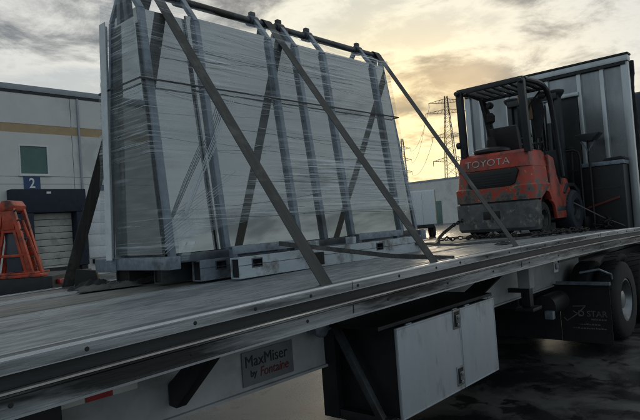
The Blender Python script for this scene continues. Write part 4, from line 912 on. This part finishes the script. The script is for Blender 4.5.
for b in (1.0, 2.3):
    for a in (.15, 2.15): MB().lathe(tc0+tx*a+ty*b+Vector((0,0,.5)), tx, [(-.14,.3),(-.14,.46),(-.1,.5),(.1,.5),(.14,.46),(.14,.3)], 20).build('wheel', m_rubber, wt)
def pylon(base, H, bw, arms, ax, label, th=.16):
    base = Vector(base); t = thing('power_pylon', label, 'pylon', base, 'power pylons on the skyline'); ax = Vector(ax).normalized(); bxx = Vector((-ax.y, ax.x, 0)); o = MB()
    def hw(z): return bw*(1-z/H)**1.0*.5+.55
    lv = [0]; 
    while lv[-1] < H*.96: lv.append(lv[-1]+max(1.6, hw(lv[-1])*1.5))
    lv[-1] = H
    cor = lambda z, i, j: base+ax*(i*hw(z))+bxx*(j*hw(z))+Vector((0,0,z))
    for a, b in zip(lv[:-1], lv[1:]):
        for i, j in ((1,1),(1,-1),(-1,-1),(-1,1)):
            o.beam(cor(a,i,j), cor(b,i,j), th*1.2, th*1.2)
            i2, j2 = -j, i
            o.beam(cor(a,i,j), cor(b,i2,j2), th*.6, th*.6); o.beam(cor(a,i2,j2), cor(b,i,j), th*.6, th*.6)
    o.build('lattice_tower', m_pylon, t)
    tips = []
    for (z, ln, s) in arms:
        ar = MB(); tip = base+ax*(s*ln)+Vector((0,0,z+.4)); tips.append(tip-Vector((0,0,2.2)))
        for j in (-1, 1):
            ar.beam(cor(z,s,j), tip, th*.7, th*.7); ar.beam(cor(z+1.8,s,j), tip, th*.7, th*.7)
            for k_ in range(1, 5):
                f = k_/5; ar.beam(cor(z,s,j).lerp(tip, f), cor(z+1.8,s,j).lerp(tip, f-.1), th*.5, th*.5); ar.beam(cor(z,s,j).lerp(tip, f), cor(z,s,-j).lerp(tip, f), th*.5, th*.5)
        ao = ar.build('cross_arm', m_pylon, t)
        MB().cyl(tip, tip-Vector((0,0,2.2)), .12, n=6).build('insulator', m_pylon, ao)
    return t, tips
D1 = 250
axd = (.66, -.75, 0)
_, tips1 = pylon((.8985*D1, .4955*D1, 0), 53.5, 6.0, [(50.5,7.6,-1),(46.0,9.3,-1),(35.5,7.4,-1),(25,7.6,-1),(50.5,7.6,1),(46.0,9.3,1),(35.5,7.4,1),(25,7.6,1)], axd, 'large lattice power pylon on the skyline beside the forklift')
D2 = 375
_, tips2 = pylon((.8419*D2, .5549*D2, 0), 53.5, 4.0, [(46.5,5.2,1),(39.0,5.2,1),(31.0,5.2,1),(46.5,4.2,-1),(39.0,4.2,-1),(31.0,4.2,-1)], axd, 'small distant lattice pylon beside the rack end leg', .2)
k_ = 0
for a, b in zip(tips1[:3], (tips2[0], tips2[1], tips2[2])):
    pts = [a.lerp(b, t)+Vector((0,0,-9*4*t*(1-t)*.5)) for t in frange(0, 1, 14)]
    tag(MB().tube(pts, .07, 4).build('power_line', m_wire), ['topmost power line strung between the two pylons','middle power line strung between the two pylons','lowest power line strung between the two pylons'][k_], 'cable', 'power lines'); k_ += 1
